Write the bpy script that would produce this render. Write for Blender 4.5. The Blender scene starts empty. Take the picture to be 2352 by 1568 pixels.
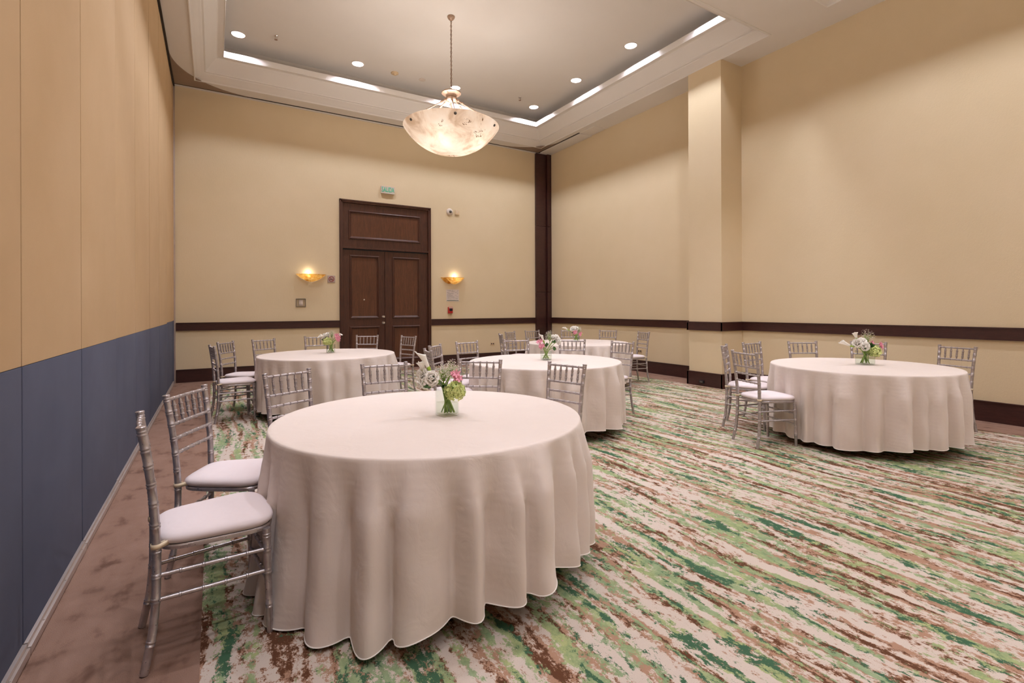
import bpy, bmesh, math, random
from mathutils import Vector, Matrix, Quaternion
random.seed(7)
PI = math.pi
SC = bpy.context.scene
COL = SC.collection

# ------------------------------------------------------------------ camera, world, exposure
CAM_H = 1.352
YAW = math.radians(30.949)
ROLL = math.radians(0.2114)
cd = bpy.data.cameras.new('camera'); cam = bpy.data.objects.new('camera', cd); COL.objects.link(cam)
cd.sensor_fit = 'HORIZONTAL'; cd.sensor_width = 36.0
cd.lens = 36.0 * 1142.19 / 2352.0
cd.shift_y = -75.2 / 2352.0
cd.clip_start = 0.02; cd.clip_end = 100
cam.location = (0, 0, CAM_H)
cam.rotation_euler = (Matrix.Rotation(-YAW, 4, 'Z') @ Matrix.Rotation(PI / 2, 4, 'X') @ Matrix.Rotation(-ROLL, 4, 'Z')).to_euler()
SC.camera = cam
w = bpy.data.worlds.new('world'); SC.world = w; w.use_nodes = True
w.node_tree.nodes['Background'].inputs[0].default_value = (0.02, 0.02, 0.02, 1)
SC.view_settings.view_transform = 'Standard'; SC.view_settings.look = 'None'
SC.view_settings.gamma = 1.0; SC.view_settings.use_curve_mapping = False
SC.view_settings.exposure = -1.26
SC.cycles.use_denoising = True
SC.cycles.diffuse_bounces = 4; SC.cycles.glossy_bounces = 2; SC.cycles.max_bounces = 6; SC.cycles.transparent_max_bounces = 10
SC.cycles.use_light_tree = False
SC.cycles.use_adaptive_sampling = True; SC.cycles.adaptive_threshold = 0.1; SC.cycles.adaptive_min_samples = 16
SC.cycles.sample_clamp_indirect = 6.0
SC.cycles.caustics_reflective = False; SC.cycles.caustics_refractive = False
P_DOWN = 215.0          # each recessed downlight
P_PEND = 64.0           # each bulb in a pendant bowl
P_SCON = 2.5            # each wall sconce
LIGHT_COL = (0.93, 0.95, 1.06)

# ------------------------------------------------------------------ room dimensions (metres)
XL, XR = -0.638, 7.84
YB, YF = 11.105, -10.0
Z0, ZC = 5.522, 6.19        # soffit, coffer ceiling
XCOL, YC0, YC1 = 7.29, 5.333, 6.0
COFFERS = [(-0.281, 7.30, 4.48, 10.68), (-0.281, 7.31, -2.54, 3.663), (-0.281, 7.31, -9.557, -3.354)]  # last is an unseen rear bay, added for extra light on the near cloth
LX = [0.383, 2.449, 4.546, 6.60]
LY = [9.955, 8.33, 6.72, 5.11]

# ------------------------------------------------------------------ helpers
def srgb(r, g, b):
    f = lambda c: (c / 255 / 12.92) if c <= 10.3 else ((c / 255 + 0.055) / 1.055) ** 2.4
    return (f(r), f(g), f(b), 1.0)

class NT:
    def __init__(s, name):
        s.m = bpy.data.materials.new(name); s.m.use_nodes = True
        s.t = s.m.node_tree; s.t.nodes.clear()
        s.out = s.n('ShaderNodeOutputMaterial')
    def n(s, typ, **kw):
        nd = s.t.nodes.new(typ)
        for k, v in kw.items():
            if k.startswith('i_'):
                key = k[2:].replace('_', ' ')
                nd.inputs[key].default_value = v
            else:
                setattr(nd, k, v)
        return nd
    def l(s, a, b): s.t.links.new(a, b)
    def coord(s, scale=(1, 1, 1), rot=(0, 0, 0), kind='Object'):
        tc = s.n('ShaderNodeTexCoord'); mp = s.n('ShaderNodeMapping')
        mp.inputs['Scale'].default_value = scale; mp.inputs['Rotation'].default_value = rot
        s.l(tc.outputs[kind], mp.inputs['Vector']); return mp.outputs['Vector']
    def noise(s, vec, scale, detail=3, rough=0.55, dist=0.0):
        nd = s.n('ShaderNodeTexNoise'); nd.inputs['Scale'].default_value = scale
        nd.inputs['Detail'].default_value = detail; nd.inputs['Roughness'].default_value = rough
        nd.inputs['Distortion'].default_value = dist
        s.l(vec, nd.inputs['Vector']); return nd.outputs['Fac']
    def ramp(s, fac, stops, interp='LINEAR'):
        nd = s.n('ShaderNodeValToRGB'); cr = nd.color_ramp; cr.interpolation = interp
        while len(cr.elements) < len(stops): cr.elements.new(0.5)
        for e, (p, c) in zip(cr.elements, stops):
            e.position = p; e.color = c if len(c) == 4 else (*c, 1)
        s.l(fac, nd.inputs['Fac']); return nd.outputs['Color']
    def math(s, op, a, b=None, c=None):
        nd = s.n('ShaderNodeMath', operation=op)
        for i, v in enumerate((a, b, c)):
            if v is None: continue
            if isinstance(v, (int, float)): nd.inputs[i].default_value = v
            else: s.l(v, nd.inputs[i])
        return nd.outputs[0]
    def mix(s, fac, a, b):
        nd = s.n('ShaderNodeMix', data_type='RGBA')
        for i, v in ((0, fac), (6, a), (7, b)):
            if isinstance(v, (int, float)): nd.inputs[i].default_value = v
            elif isinstance(v, tuple): nd.inputs[i].default_value = v
            else: s.l(v, nd.inputs[i])
        return nd.outputs[2]
    def bump(s, h, strength=0.2, dist=0.01):
        nd = s.n('ShaderNodeBump'); nd.inputs['Strength'].default_value = strength
        nd.inputs['Distance'].default_value = dist; s.l(h, nd.inputs['Height']); return nd.outputs['Normal']
    def bsdf(s, color, rough=0.6, metal=0.0, normal=None, spec=0.5, **kw):
        b = s.n('ShaderNodeBsdfPrincipled')
        if isinstance(color, tuple): b.inputs['Base Color'].default_value = color
        else: s.l(color, b.inputs['Base Color'])
        if isinstance(rough, (int, float)): b.inputs['Roughness'].default_value = rough
        else: s.l(rough, b.inputs['Roughness'])
        b.inputs['Metallic'].default_value = metal
        b.inputs['Specular IOR Level'].default_value = spec
        for k, v in kw.items(): b.inputs[k.replace('_', ' ')].default_value = v
        if normal is not None: s.l(normal, b.inputs['Normal'])
        s.l(b.outputs[0], s.out.inputs['Surface']); return b

def vmat(name, col, rough=0.6, var=0.06, scale=20.0, bump=0.0, bscale=200.0, metal=0.0, spec=0.4, bdist=0.002):
    """plain procedural material: colour with a little noise variation and fine relief"""
    t = NT(name); v = t.coord()
    n = t.noise(v, scale, 4)
    lo = tuple(max(0, c * (1 - var)) for c in col[:3]); hi = tuple(min(1, c * (1 + var)) for c in col[:3])
    c = t.ramp(n, [(0.3, lo), (0.7, hi)])
    nm = t.bump(t.noise(v, bscale, 2), bump, bdist) if bump else None
    t.bsdf(c, rough, metal, nm, spec); return t.m

def wood(name, dark, light, rough=0.35, axis=(9, 9, 0.9), spec=0.5):
    t = NT(name); v = t.coord(axis)
    n = t.noise(v, 4.0, 6, 0.65, 0.6); g = t.noise(v, 26.0, 3, 0.6)
    f = t.math('ADD', t.math('MULTIPLY', n, 0.7), t.math('MULTIPLY', g, 0.3))
    c = t.ramp(f, [(0.32, dark), (0.68, light)])
    t.bsdf(c, rough, 0, t.bump(g, 0.08, 0.002), spec); return t.m

M = {}
def build_materials():
    # walls: textured vinyl wallcovering
    t = NT('wallcovering'); v = t.coord()
    n = t.noise(v, 1.2, 3)
    c = t.ramp(n, [(0.3, srgb(227, 207, 171)), (0.7, srgb(231, 211, 177))])
    h = t.math('ADD', t.noise(t.coord((60, 60, 22)), 1.0, 3), t.noise(v, 140, 2))
    t.bsdf(c, 0.62, 0, t.bump(h, 0.28, 0.004), 0.3); M['wall'] = t.m
    # ceiling plaster
    M['ceil'] = vmat('ceiling_plaster', srgb(236, 230, 224), 0.75, 0.015, 1.5, 0.05, 90, spec=0.2)
    M['crown'] = vmat('crown_plaster', srgb(236, 230, 224), 0.6, 0.01, 1.5, 0.03, 90, spec=0.25)
    # partition fabrics
    for k, a, b in (('tan_fabric', (216, 184, 144), (222, 191, 152)), ('blue_fabric', (92, 96, 114), (101, 105, 124))):
        t = NT(k); v = t.coord()
        n = t.noise(v, 2.0, 3); f = t.noise(v, 420, 2)
        c = t.mix(t.math('MULTIPLY', f, 0.35), t.ramp(n, [(0.3, srgb(*a)), (0.7, srgb(*b))]), srgb(*[int(q * .8) for q in a]))
        t.bsdf(c, 0.9, 0, t.bump(f, 0.25, 0.002), 0.15); M[k] = t.m
    M['alu'] = vmat('aluminium_trim', srgb(205, 192, 185), 0.35, 0.05, 8, 0, metal=0.7)
    M['dark_gap'] = vmat('dark_track', srgb(45, 36, 30), 0.6, 0.1, 10)
    M['plate'] = vmat('track_plate', srgb(150, 128, 112), 0.5, 0.05, 6)
    # woods
    M['wood_trim'] = wood('dark_wood_trim', srgb(52, 28, 26), srgb(74, 42, 38), 0.33, (2, 2, 14))
    M['wood_door'] = wood('walnut_door', srgb(70, 40, 26), srgb(112, 68, 44), 0.38)
    M['wood_frame'] = wood('walnut_door_frame', srgb(58, 33, 25), srgb(92, 54, 40), 0.36)
    # carpets
    t = NT('brown_carpet'); v = t.coord()
    n = t.noise(v, 5.5, 4, 0.6, 0.4); f = t.noise(v, 260, 2)
    n2 = t.noise(t.coord((9, 3.2, 1)), 1.0, 3, 0.6)
    k = t.math('ADD', t.math('MULTIPLY', n, 0.5), t.math('MULTIPLY', n2, 0.5))
    c = t.ramp(k, [(0.36, srgb(112, 83, 70)), (0.46, srgb(150, 118, 102)), (0.62, srgb(160, 128, 112))])
    c = t.mix(t.math('MULTIPLY', f, 0.5), c, srgb(112, 84, 70))
    t.bsdf(c, 0.95, 0, t.bump(f, 0.6, 0.006), 0.1); M['brown_carpet'] = t.m
    t = NT('patterned_carpet')
    v0 = t.coord()
    warp = t.n('ShaderNodeTexNoise'); warp.inputs['Scale'].default_value = 0.9; warp.inputs['Detail'].default_value = 2
    t.l(v0, warp.inputs['Vector'])
    sub = t.n('ShaderNodeVectorMath', operation='SUBTRACT'); t.l(warp.outputs['Color'], sub.inputs[0]); sub.inputs[1].default_value = (0.5, 0.5, 0.5)
    mul = t.n('ShaderNodeVectorMath', operation='MULTIPLY'); t.l(sub.outputs[0], mul.inputs[0]); mul.inputs[1].default_value = (0.20, 0.0, 0.0)
    add = t.n('ShaderNodeVectorMath', operation='ADD'); t.l(v0, add.inputs[0]); t.l(mul.outputs[0], add.inputs[1])
    vv = add.outputs[0]
    def mp(scale, off):
        m_ = t.n('ShaderNodeMapping'); m_.inputs['Scale'].default_value = scale; m_.inputs['Location'].default_value = off
        t.l(vv, m_.inputs['Vector']); return m_.outputs['Vector']
    fine = t.noise(mp((24, 14, 1), (0, 0, 0)), 1.0, 7, 0.8)
    fine2 = t.noise(mp((27, 15, 1), (7, 3, 0)), 1.0, 7, 0.8)
    grain = t.noise(v0, 330, 2)
    def field(scale, off, k, fn):
        s_ = t.noise(mp(scale, off), 1.0, 2, 0.5)
        return t.math('ADD', s_, t.math('MULTIPLY', t.math('SUBTRACT', fn, 0.5), k))
    A = field((12.5, 1.0, 1), (3.1, 1.7, 0), 1.15, fine)
    A2 = field((12.0, 2.2, 1), (13.1, 5.7, 0), 1.0, fine2)
    B = field((13.5, 0.95, 1), (41.3, 9.2, 0), 1.15, fine2)
    B2 = field((12.0, 2.0, 1), (71.3, 29.2, 0), 1.0, fine)
    st = lambda f, a, b: t.ramp(f, [(a, (0, 0, 0)), (b, (1, 1, 1))])
    beige = t.mix(t.math('MULTIPLY', grain, 0.35), srgb(216, 200, 187), srgb(192, 174, 160))
    lg = t.ramp(t.noise(mp((5, 2, 1), (5, 5, 0)), 1.0, 3), [(0.38, srgb(156, 172, 134)), (0.62, srgb(178, 182, 126))])
    lg = t.mix(t.ramp(fine2, [(0.4, (0, 0, 0)), (0.62, (0.8, 0.8, 0.8))]), lg, srgb(116, 144, 104))
    tan = t.mix(t.math('MULTIPLY', fine, 0.6), srgb(184, 146, 122), srgb(150, 108, 84))
    c = t.mix(st(B, 0.48, 0.52), beige, tan)
    bd = t.math('MULTIPLY', st(B, 0.525, 0.565), st(B2, 0.475, 0.52))
    c = t.mix(bd, c, srgb(98, 62, 42))
    c = t.mix(st(A, 0.53, 0.565), c, lg)
    gd = t.math('MULTIPLY', st(A, 0.52, 0.555), st(A2, 0.54, 0.575))
    c = t.mix(gd, c, srgb(66, 102, 76))
    c = t.mix(t.math('MULTIPLY', grain, 0.22), c, srgb(70, 60, 50))
    t.bsdf(c, 0.95, 0, t.bump(grain, 0.5, 0.005), 0.1); M['carpet'] = t.m
    # linen
    t = NT('tablecloth_linen'); v = t.coord()
    wv = t.n('ShaderNodeTexWave'); wv.inputs['Scale'].default_value = 9.0; wv.inputs['Distortion'].default_value = 9.0
    wv.inputs['Detail'].default_value = 2; wv.inputs['Detail Scale'].default_value = 0.6; wv.bands_direction = 'Z'
    t.l(v, wv.inputs['Vector'])
    cr = t.noise(t.coord((1, 1, 0.7), (0.5, 0.3, 0)), 9, 4, 0.5, 1.2)
    h = t.math('ADD', t.math('MULTIPLY', wv.outputs['Fac'], 0.05), t.math('MULTIPLY', cr, 0.9))
    c = t.ramp(t.noise(v, 2, 3), [(0.3, srgb(222, 207, 197)), (0.7, srgb(227, 212, 203))])
    t.bsdf(c, 0.75, 0, t.bump(h, 0.34, 0.012), 0.25, Sheen_Weight=0.15); M['linen'] = t.m
    M['hem'] = vmat('hem_stitch', srgb(246, 238, 230), 0.6, 0.02, 40)
    M['cushion'] = vmat('cushion_cotton', srgb(228, 214, 214), 0.8, 0.02, 6, 0.25, 14, bdist=0.006)
    M['strap'] = vmat('beige_strap', srgb(226, 206, 176), 0.7, 0.05, 40)
    # silver-painted wood
    t = NT('silver_paint'); v = t.coord()
    n = t.noise(v, 30, 4); f = t.noise(v, 90, 3)
    c = t.ramp(n, [(0.3, srgb(170, 160, 160)), (0.7, srgb(196, 188, 188))])
    t.bsdf(c, t.ramp(f, [(0.3, (0.26,) * 3), (0.75, (0.46,) * 3)]), 0.72, t.bump(f, 0.05, 0.001), 0.5); M['silver'] = t.m
    M['table'] = wood('plywood', srgb(150, 112, 76), srgb(184, 146, 104), 0.5)
    M['steel'] = vmat('grey_steel', srgb(110, 108, 106), 0.4, 0.05, 20, metal=0.8)
    # chandelier
    t = NT('alabaster'); v = t.coord()
    n = t.noise(v, 3.2, 5, 0.6, 0.5)
    vn = t.noise(v, 0.95, 5, 0.62, 1.2)
    vein = t.ramp(t.math('ABSOLUTE', t.math('SUBTRACT', vn, 0.56)), [(0.003, (1, 1, 1)), (0.012, (0, 0, 0))])
    brk = t.ramp(t.noise(v, 14, 3), [(0.36, (0, 0, 0)), (0.5, (1, 1, 1))])
    c = t.ramp(n, [(0.32, srgb(206, 178, 150)), (0.5, srgb(244, 226, 206)), (0.7, srgb(252, 240, 226))])
    c = t.mix(t.math('MULTIPLY', vein, brk), c, srgb(120, 84, 48))
    tr = t.n('ShaderNodeBsdfTranslucent'); df = t.n('ShaderNodeBsdfDiffuse'); gl = t.n('ShaderNodeBsdfGlossy')
    gl.inputs['Roughness'].default_value = 0.25
    t.l(c, tr.inputs[0]); t.l(c, df.inputs[0])
    m1 = t.n('ShaderNodeMixShader'); m1.inputs[0].default_value = 0.86; t.l(tr.outputs[0], m1.inputs[1]); t.l(df.outputs[0], m1.inputs[2])
    m2 = t.n('ShaderNodeMixShader'); m2.inputs[0].default_value = 0.04; t.l(m1.outputs[0], m2.inputs[1]); t.l(gl.outputs[0], m2.inputs[2])
    t.l(m2.outputs[0], t.out.inputs['Surface']); M['alabaster'] = t.m
    t = NT('amber_alabaster'); v = t.coord()
    n = t.noise(v, 14, 4, 0.6, 0.8)
    c = t.ramp(n, [(0.35, srgb(216, 150, 60)), (0.55, srgb(242, 200, 116)), (0.75, srgb(252, 232, 176))])
    tr = t.n('ShaderNodeBsdfTranslucent'); df = t.n('ShaderNodeBsdfDiffuse')
    t.l(c, tr.inputs[0]); t.l(c, df.inputs[0])
    m1 = t.n('ShaderNodeMixShader'); m1.inputs[0].default_value = 0.45; t.l(tr.outputs[0], m1.inputs[1]); t.l(df.outputs[0], m1.inputs[2])
    t.l(m1.outputs[0], t.out.inputs['Surface']); M['amber'] = t.m
    M['antique'] = vmat('antique_silver', srgb(176, 150, 132), 0.45, 0.25, 40, 0.3, 90, metal=0.5)
    # lamps
    def emit(name, col, s):
        t = NT(name); e = t.n('ShaderNodeEmission'); e.inputs[0].default_value = col; e.inputs[1].default_value = s
        t.l(e.outputs[0], t.out.inputs['Surface']); t.m.cycles.emission_sampling = 'NONE'; return t.m
    M['lamp'] = emit('lamp_lens', (1, 0.96, 0.94, 1), 9.0)
    M['exit_green'] = emit('exit_letters', srgb(40, 232, 176), 1.0)
    M['bulb'] = emit('sconce_bulb', (1, 0.86, 0.6, 1), 14.0)
    M['reflector'] = vmat('lamp_reflector', srgb(235, 232, 230), 0.25, 0.02, 20, metal=0.3)
    M['white_pl'] = vmat('white_plastic', srgb(226, 212, 200), 0.45, 0.02, 20)
    M['cream_pl'] = vmat('cream_plastic', srgb(222, 196, 160), 0.45, 0.02, 20)
    M['red_pl'] = vmat('red_plastic', srgb(190, 46, 42), 0.4, 0.05, 20)
    M['black'] = vmat('black_plastic', srgb(36, 34, 38), 0.4, 0.05, 20)
    M['chrome'] = vmat('chrome', srgb(220, 215, 212), 0.15, 0.02, 20, metal=0.9)
    M['paper'] = vmat('paper', srgb(228, 214, 206), 0.7, 0.02, 20)
    M['ink'] = vmat('grey_ink', srgb(150, 140, 136), 0.7, 0.02, 20)
    M['green_ink'] = vmat('green_ink', srgb(76, 104, 82), 0.7, 0.02, 20)
    M['sign_pl'] = vmat('brushed_sign', srgb(186, 168, 162), 0.4, 0.04, 20, metal=0.3)
    M['red_ink'] = vmat('red_ink', srgb(150, 44, 38), 0.5, 0.02, 20)
    M['exit_body'] = vmat('exit_sign_body', srgb(222, 210, 200), 0.4, 0.03, 20)
    # clear glass and water
    def clear(name, tint, refl, ior):
        t = NT(name)
        tp = t.n('ShaderNodeBsdfTransparent'); tp.inputs[0].default_value = tint
        gs = t.n('ShaderNodeBsdfGlossy'); gs.inputs['Roughness'].default_value = 0.02
        lw = t.n('ShaderNodeLayerWeight'); lw.inputs[0].default_value = 0.5
        ns = t.noise(t.coord(), 30, 2)
        k = t.math('MULTIPLY', t.math('ADD', t.math('MULTIPLY', t.math('POWER', lw.outputs['Facing'], 4.0), 0.75), t.math('MULTIPLY', ns, (ior - 1) * 0.02)), refl)
        mx = t.n('ShaderNodeMixShader'); t.l(k, mx.inputs[0]); t.l(tp.outputs[0], mx.inputs[1]); t.l(gs.outputs[0], mx.inputs[2])
        t.l(mx.outputs[0], t.out.inputs['Surface']); return t.m
    M['glass'] = clear('vase_glass', (0.955, 0.975, 0.958, 1), 1.0, 1.5)
    M['acrylic'] = clear('clear_acrylic', (0.86, 0.84, 0.83, 1), 1.0, 1.45)
    M['water'] = clear('water', (0.965, 0.98, 0.95, 1), 0.6, 1.33)
    # flowers
    M['petal_white'] = vmat('white_petal', srgb(252, 247, 238), 0.5, 0.02, 60)
    M['petal_calla'] = vmat('calla_petal', srgb(252, 248, 238), 0.45, 0.02, 40)
    M['calla_green'] = vmat('calla_throat', srgb(160, 190, 70), 0.5, 0.1, 60)
    M['spadix'] = vmat('calla_spadix', srgb(226, 180, 70), 0.6, 0.1, 90)
    M['petal_pink'] = vmat('pink_petal', srgb(240, 164, 182), 0.55, 0.14, 90)
    M['petal_lime'] = vmat('lime_petal', srgb(214, 222, 146), 0.6, 0.12, 70)
    M['breath'] = vmat('tiny_white_flower', srgb(244, 232, 222), 0.7, 0.08, 90)
    M['stem'] = vmat('green_stem', srgb(146, 172, 92), 0.5, 0.15, 50)
    M['leaf'] = vmat('dark_leaf', srgb(72, 108, 54), 0.45, 0.2, 60)
build_materials()

def obj(name, bm, mat, parent=None, smooth=None, loc=None):
    me = bpy.data.meshes.new(name)
    bmesh.ops.recalc_face_normals(bm, faces=bm.faces)
    bm.to_mesh(me); bm.free()
    if smooth is not None:
        me.shade_smooth()
        me.set_sharp_from_angle(angle=math.radians(smooth))
    me.materials.append(M[mat] if isinstance(mat, str) else mat)
    o = bpy.data.objects.new(name, me); COL.objects.link(o)
    if parent is not None: o.parent = parent
    if loc: o.location = loc
    return o
def inst(src, parent=None, name=None):
    c = src.copy(); COL.objects.link(c)
    if name: c.name = name
    c.parent = parent; return c
def empty(name, loc=(0, 0, 0), rz=0):
    o = bpy.data.objects.new(name, None); COL.objects.link(o); o.location = loc; o.rotation_euler = (0, 0, rz)
    o.empty_display_size = 0.1; return o
def tag(o, label, cat, group=None):
    o['label'] = label; o['category'] = cat
    if group: o['group'] = group
    return o
def struct(o, label=None):
    o['kind'] = 'structure'
    if label: o['label'] = label
    return o
def dup(root, loc, rz):
    r = root.copy(); COL.objects.link(r); r.location = loc; r.rotation_euler = (0, 0, rz)
    for ch in root.children:
        c = ch.copy(); COL.objects.link(c); c.parent = r
        for g in ch.children:
            d = g.copy(); COL.objects.link(d); d.parent = c
    return r
def BM(): return bmesh.new()
def box(bm, x0, x1, y0, y1, z0, z1, bev=0.0):
    g = bmesh.ops.create_cube(bm, size=1.0, matrix=Matrix.Translation(((x0 + x1) / 2, (y0 + y1) / 2, (z0 + z1) / 2)) @ Matrix.Diagonal((abs(x1 - x0), abs(y1 - y0), abs(z1 - z0), 1)))
    if bev:
        es = set(e for v in g['verts'] for e in v.link_edges)
        bmesh.ops.bevel(bm, geom=list(es), offset=bev, segments=2, profile=0.7, affect='EDGES')
    return bm
def frame_of(d):
    d = d.normalized(); up = Vector((0, 0, 1)) if abs(d.z) < 0.95 else Vector((1, 0, 0))
    a = d.cross(up).normalized(); return a, d.cross(a).normalized()
def tube(bm, pts, rad, seg=10, caps=True):
    pts = [Vector(p) for p in pts]; n = len(pts)
    if isinstance(rad, (int, float)): rad = [rad] * n
    a0 = None; rings = []
    for i, p in enumerate(pts):
        d = (pts[min(i + 1, n - 1)] - pts[max(i - 1, 0)])
        if d.length < 1e-9: d = Vector((0, 0, 1))
        d.normalize()
        if a0 is None: a, b = frame_of(d)
        else:
            a = (a0 - d * a0.dot(d)).normalized(); b = d.cross(a).normalized()
        a0 = a
        rings.append([bm.verts.new(p + (a * math.cos(2 * PI * k / seg) + b * math.sin(2 * PI * k / seg)) * rad[i]) for k in range(seg)])
    for r0, r1 in zip(rings, rings[1:]):
        for k in range(seg): bm.faces.new((r0[k], r0[(k + 1) % seg], r1[(k + 1) % seg], r1[k]))
    if caps: bm.faces.new(rings[0][::-1]); bm.faces.new(rings[-1])
    return bm
def lathe(bm, prof, seg=24, c=(0, 0, 0), cap0=True, cap1=True):
    rings = []
    for r, z in prof:
        if r < 1e-6: rings.append([bm.verts.new((c[0], c[1], c[2] + z))])
        else: rings.append([bm.verts.new((c[0] + r * math.cos(2 * PI * k / seg), c[1] + r * math.sin(2 * PI * k / seg), c[2] + z)) for k in range(seg)])
    for a, b in zip(rings, rings[1:]):
        if len(a) == 1 and len(b) == 1: continue
        for k in range(seg):
            k2 = (k + 1) % seg
            if len(a) == 1: bm.faces.new((a[0], b[k2], b[k]))
            elif len(b) == 1: bm.faces.new((a[k], a[k2], b[0]))
            else: bm.faces.new((a[k], a[k2], b[k2], b[k]))
    if cap0 and len(rings[0]) > 1: bm.faces.new(rings[0][::-1])
    if cap1 and len(rings[-1]) > 1: bm.faces.new(rings[-1])
    return bm
def knotted(pts_fn, L, base, knots, ring_h=0.005, ring_r=1.16, n=14, double=False):
    """centre points and radii of a bamboo-style turned rod; knots are positions 0..1"""
    ts = set(i / n for i in range(n + 1))
    rs = {}
    for k in knots:
        offs = (-0.006, 0.006) if double else (0.0,)
        for of in offs:
            c = k + of / L
            hw = ring_h / L
            for dt, f in ((-hw, 1.0), (-hw * 0.55, ring_r), (hw * 0.55, ring_r), (hw, 1.0)):
                q = min(1, max(0, c + dt)); ts.add(q); rs[q] = f
    ts = sorted(ts)
    pts = [pts_fn(q) for q in ts]
    rad = []
    for q in ts:
        b = base(q) if callable(base) else base
        inside = 1.0
        rad.append(b * rs.get(q, inside))
    return pts, rad

# ------------------------------------------------------------------ floor
fl = struct(obj('floor', box(BM(), XL - 0.3, XR + 0.3, YF - 0.2, YB + 0.2, -0.1, 0.0), 'brown_carpet'))
obj('carpet_inlay', box(BM(), -0.05, 7.225, YF + 0.5, 10.66, -0.01, 0.003), 'carpet', fl)['label'] = 'green, brown and beige streaked patterned carpet'

# ------------------------------------------------------------------ walls
bm = BM()
DX0, DX1, DZ = 2.38, 4.36, 3.68
box(bm, XL - 0.15, DX0, YB, YB + 0.15, 0, Z0 + 0.1); box(bm, DX1, XR + 0.15, YB, YB + 0.15, 0, Z0 + 0.1); box(bm, DX0, DX1, YB, YB + 0.15, DZ, Z0 + 0.1)
struct(obj('wall_back', bm, 'wall'))
struct(obj('wall_right', box(BM(), XR, XR + 0.15, YF - 0.15, YB, 0, Z0 + 0.1), 'wall'))
struct(obj('wall_front', box(BM(), XL - 0.15, XR + 0.15, YF - 0.15, YF, 0, Z0 + 0.1), 'wall'))
col_o = struct(obj('wall_column', box(BM(), XCOL, XR, YC0, YC1, 0, Z0 + 0.05), 'wall'))
# movable partition: panels with tan fabric above, blue fabric below, floor seal
wl = struct(obj('wall_left', box(BM(), XL - 0.16, XL - 0.035, YF - 0.15, YB, 0, Z0 + 0.1), 'dark_gap'))
seams = [2.633, 3.64, 4.783, 5.912, 7.116, 8.30, 9.545, 10.91]
ys = [2.633 - 1.13 * k for k in range(12, 0, -1)] + seams
ys[0] = YF
ZT = Z0 - 0.035
for i, (a, b) in enumerate(zip(ys, ys[1:])):
    g = 0.003
    sh = random.uniform(-0.003, 0.002)
    obj('tan_panel', box(BM(), XL - 0.035, XL + sh, a + g, b - g, 1.134 + 0.001, ZT, 0.004), 'tan_fabric', wl, 30)
    obj('blue_panel', box(BM(), XL - 0.035, XL + sh + 0.001, a + g, b - g, 0.055, 1.134 - 0.001 + (0.02 if i == len(ys) - 2 else 0), 0.004), 'blue_fabric', wl, 30)
    bm = BM(); box(bm, XL - 0.03, XL + 0.022, a + 0.004, b - 0.004, 0.008, 0.04, 0.004); box(bm, XL - 0.03, XL + 0.012, a + 0.004, b - 0.004, 0.041, 0.058, 0.003)
    for s in range(3): lathe(bm, [(0.0, 0), (0.004, 0), (0.003, 0.003), (0, 0.004)], 6, (XL + 0.016, a + 0.2 + s * 0.36, 0.04))
    obj('floor_seal', bm, 'alu', wl, 30)
bm = BM(); box(bm, XL - 0.03, XL + 0.004, 10.912, YB - 0.03, 1.16, ZT); obj('end_panel', bm, 'tan_fabric', wl)
bm = BM(); box(bm, XL - 0.03, XL + 0.005, 10.912, YB - 0.03, 0.05, 1.158); obj('end_panel', bm, 'blue_fabric', wl)
bm = BM(); box(bm, XL - 0.02, XL + 0.03, YB - 0.03, YB, 0.0, ZT, 0.004); obj('end_jamb', bm, 'alu', wl, 30)

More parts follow.
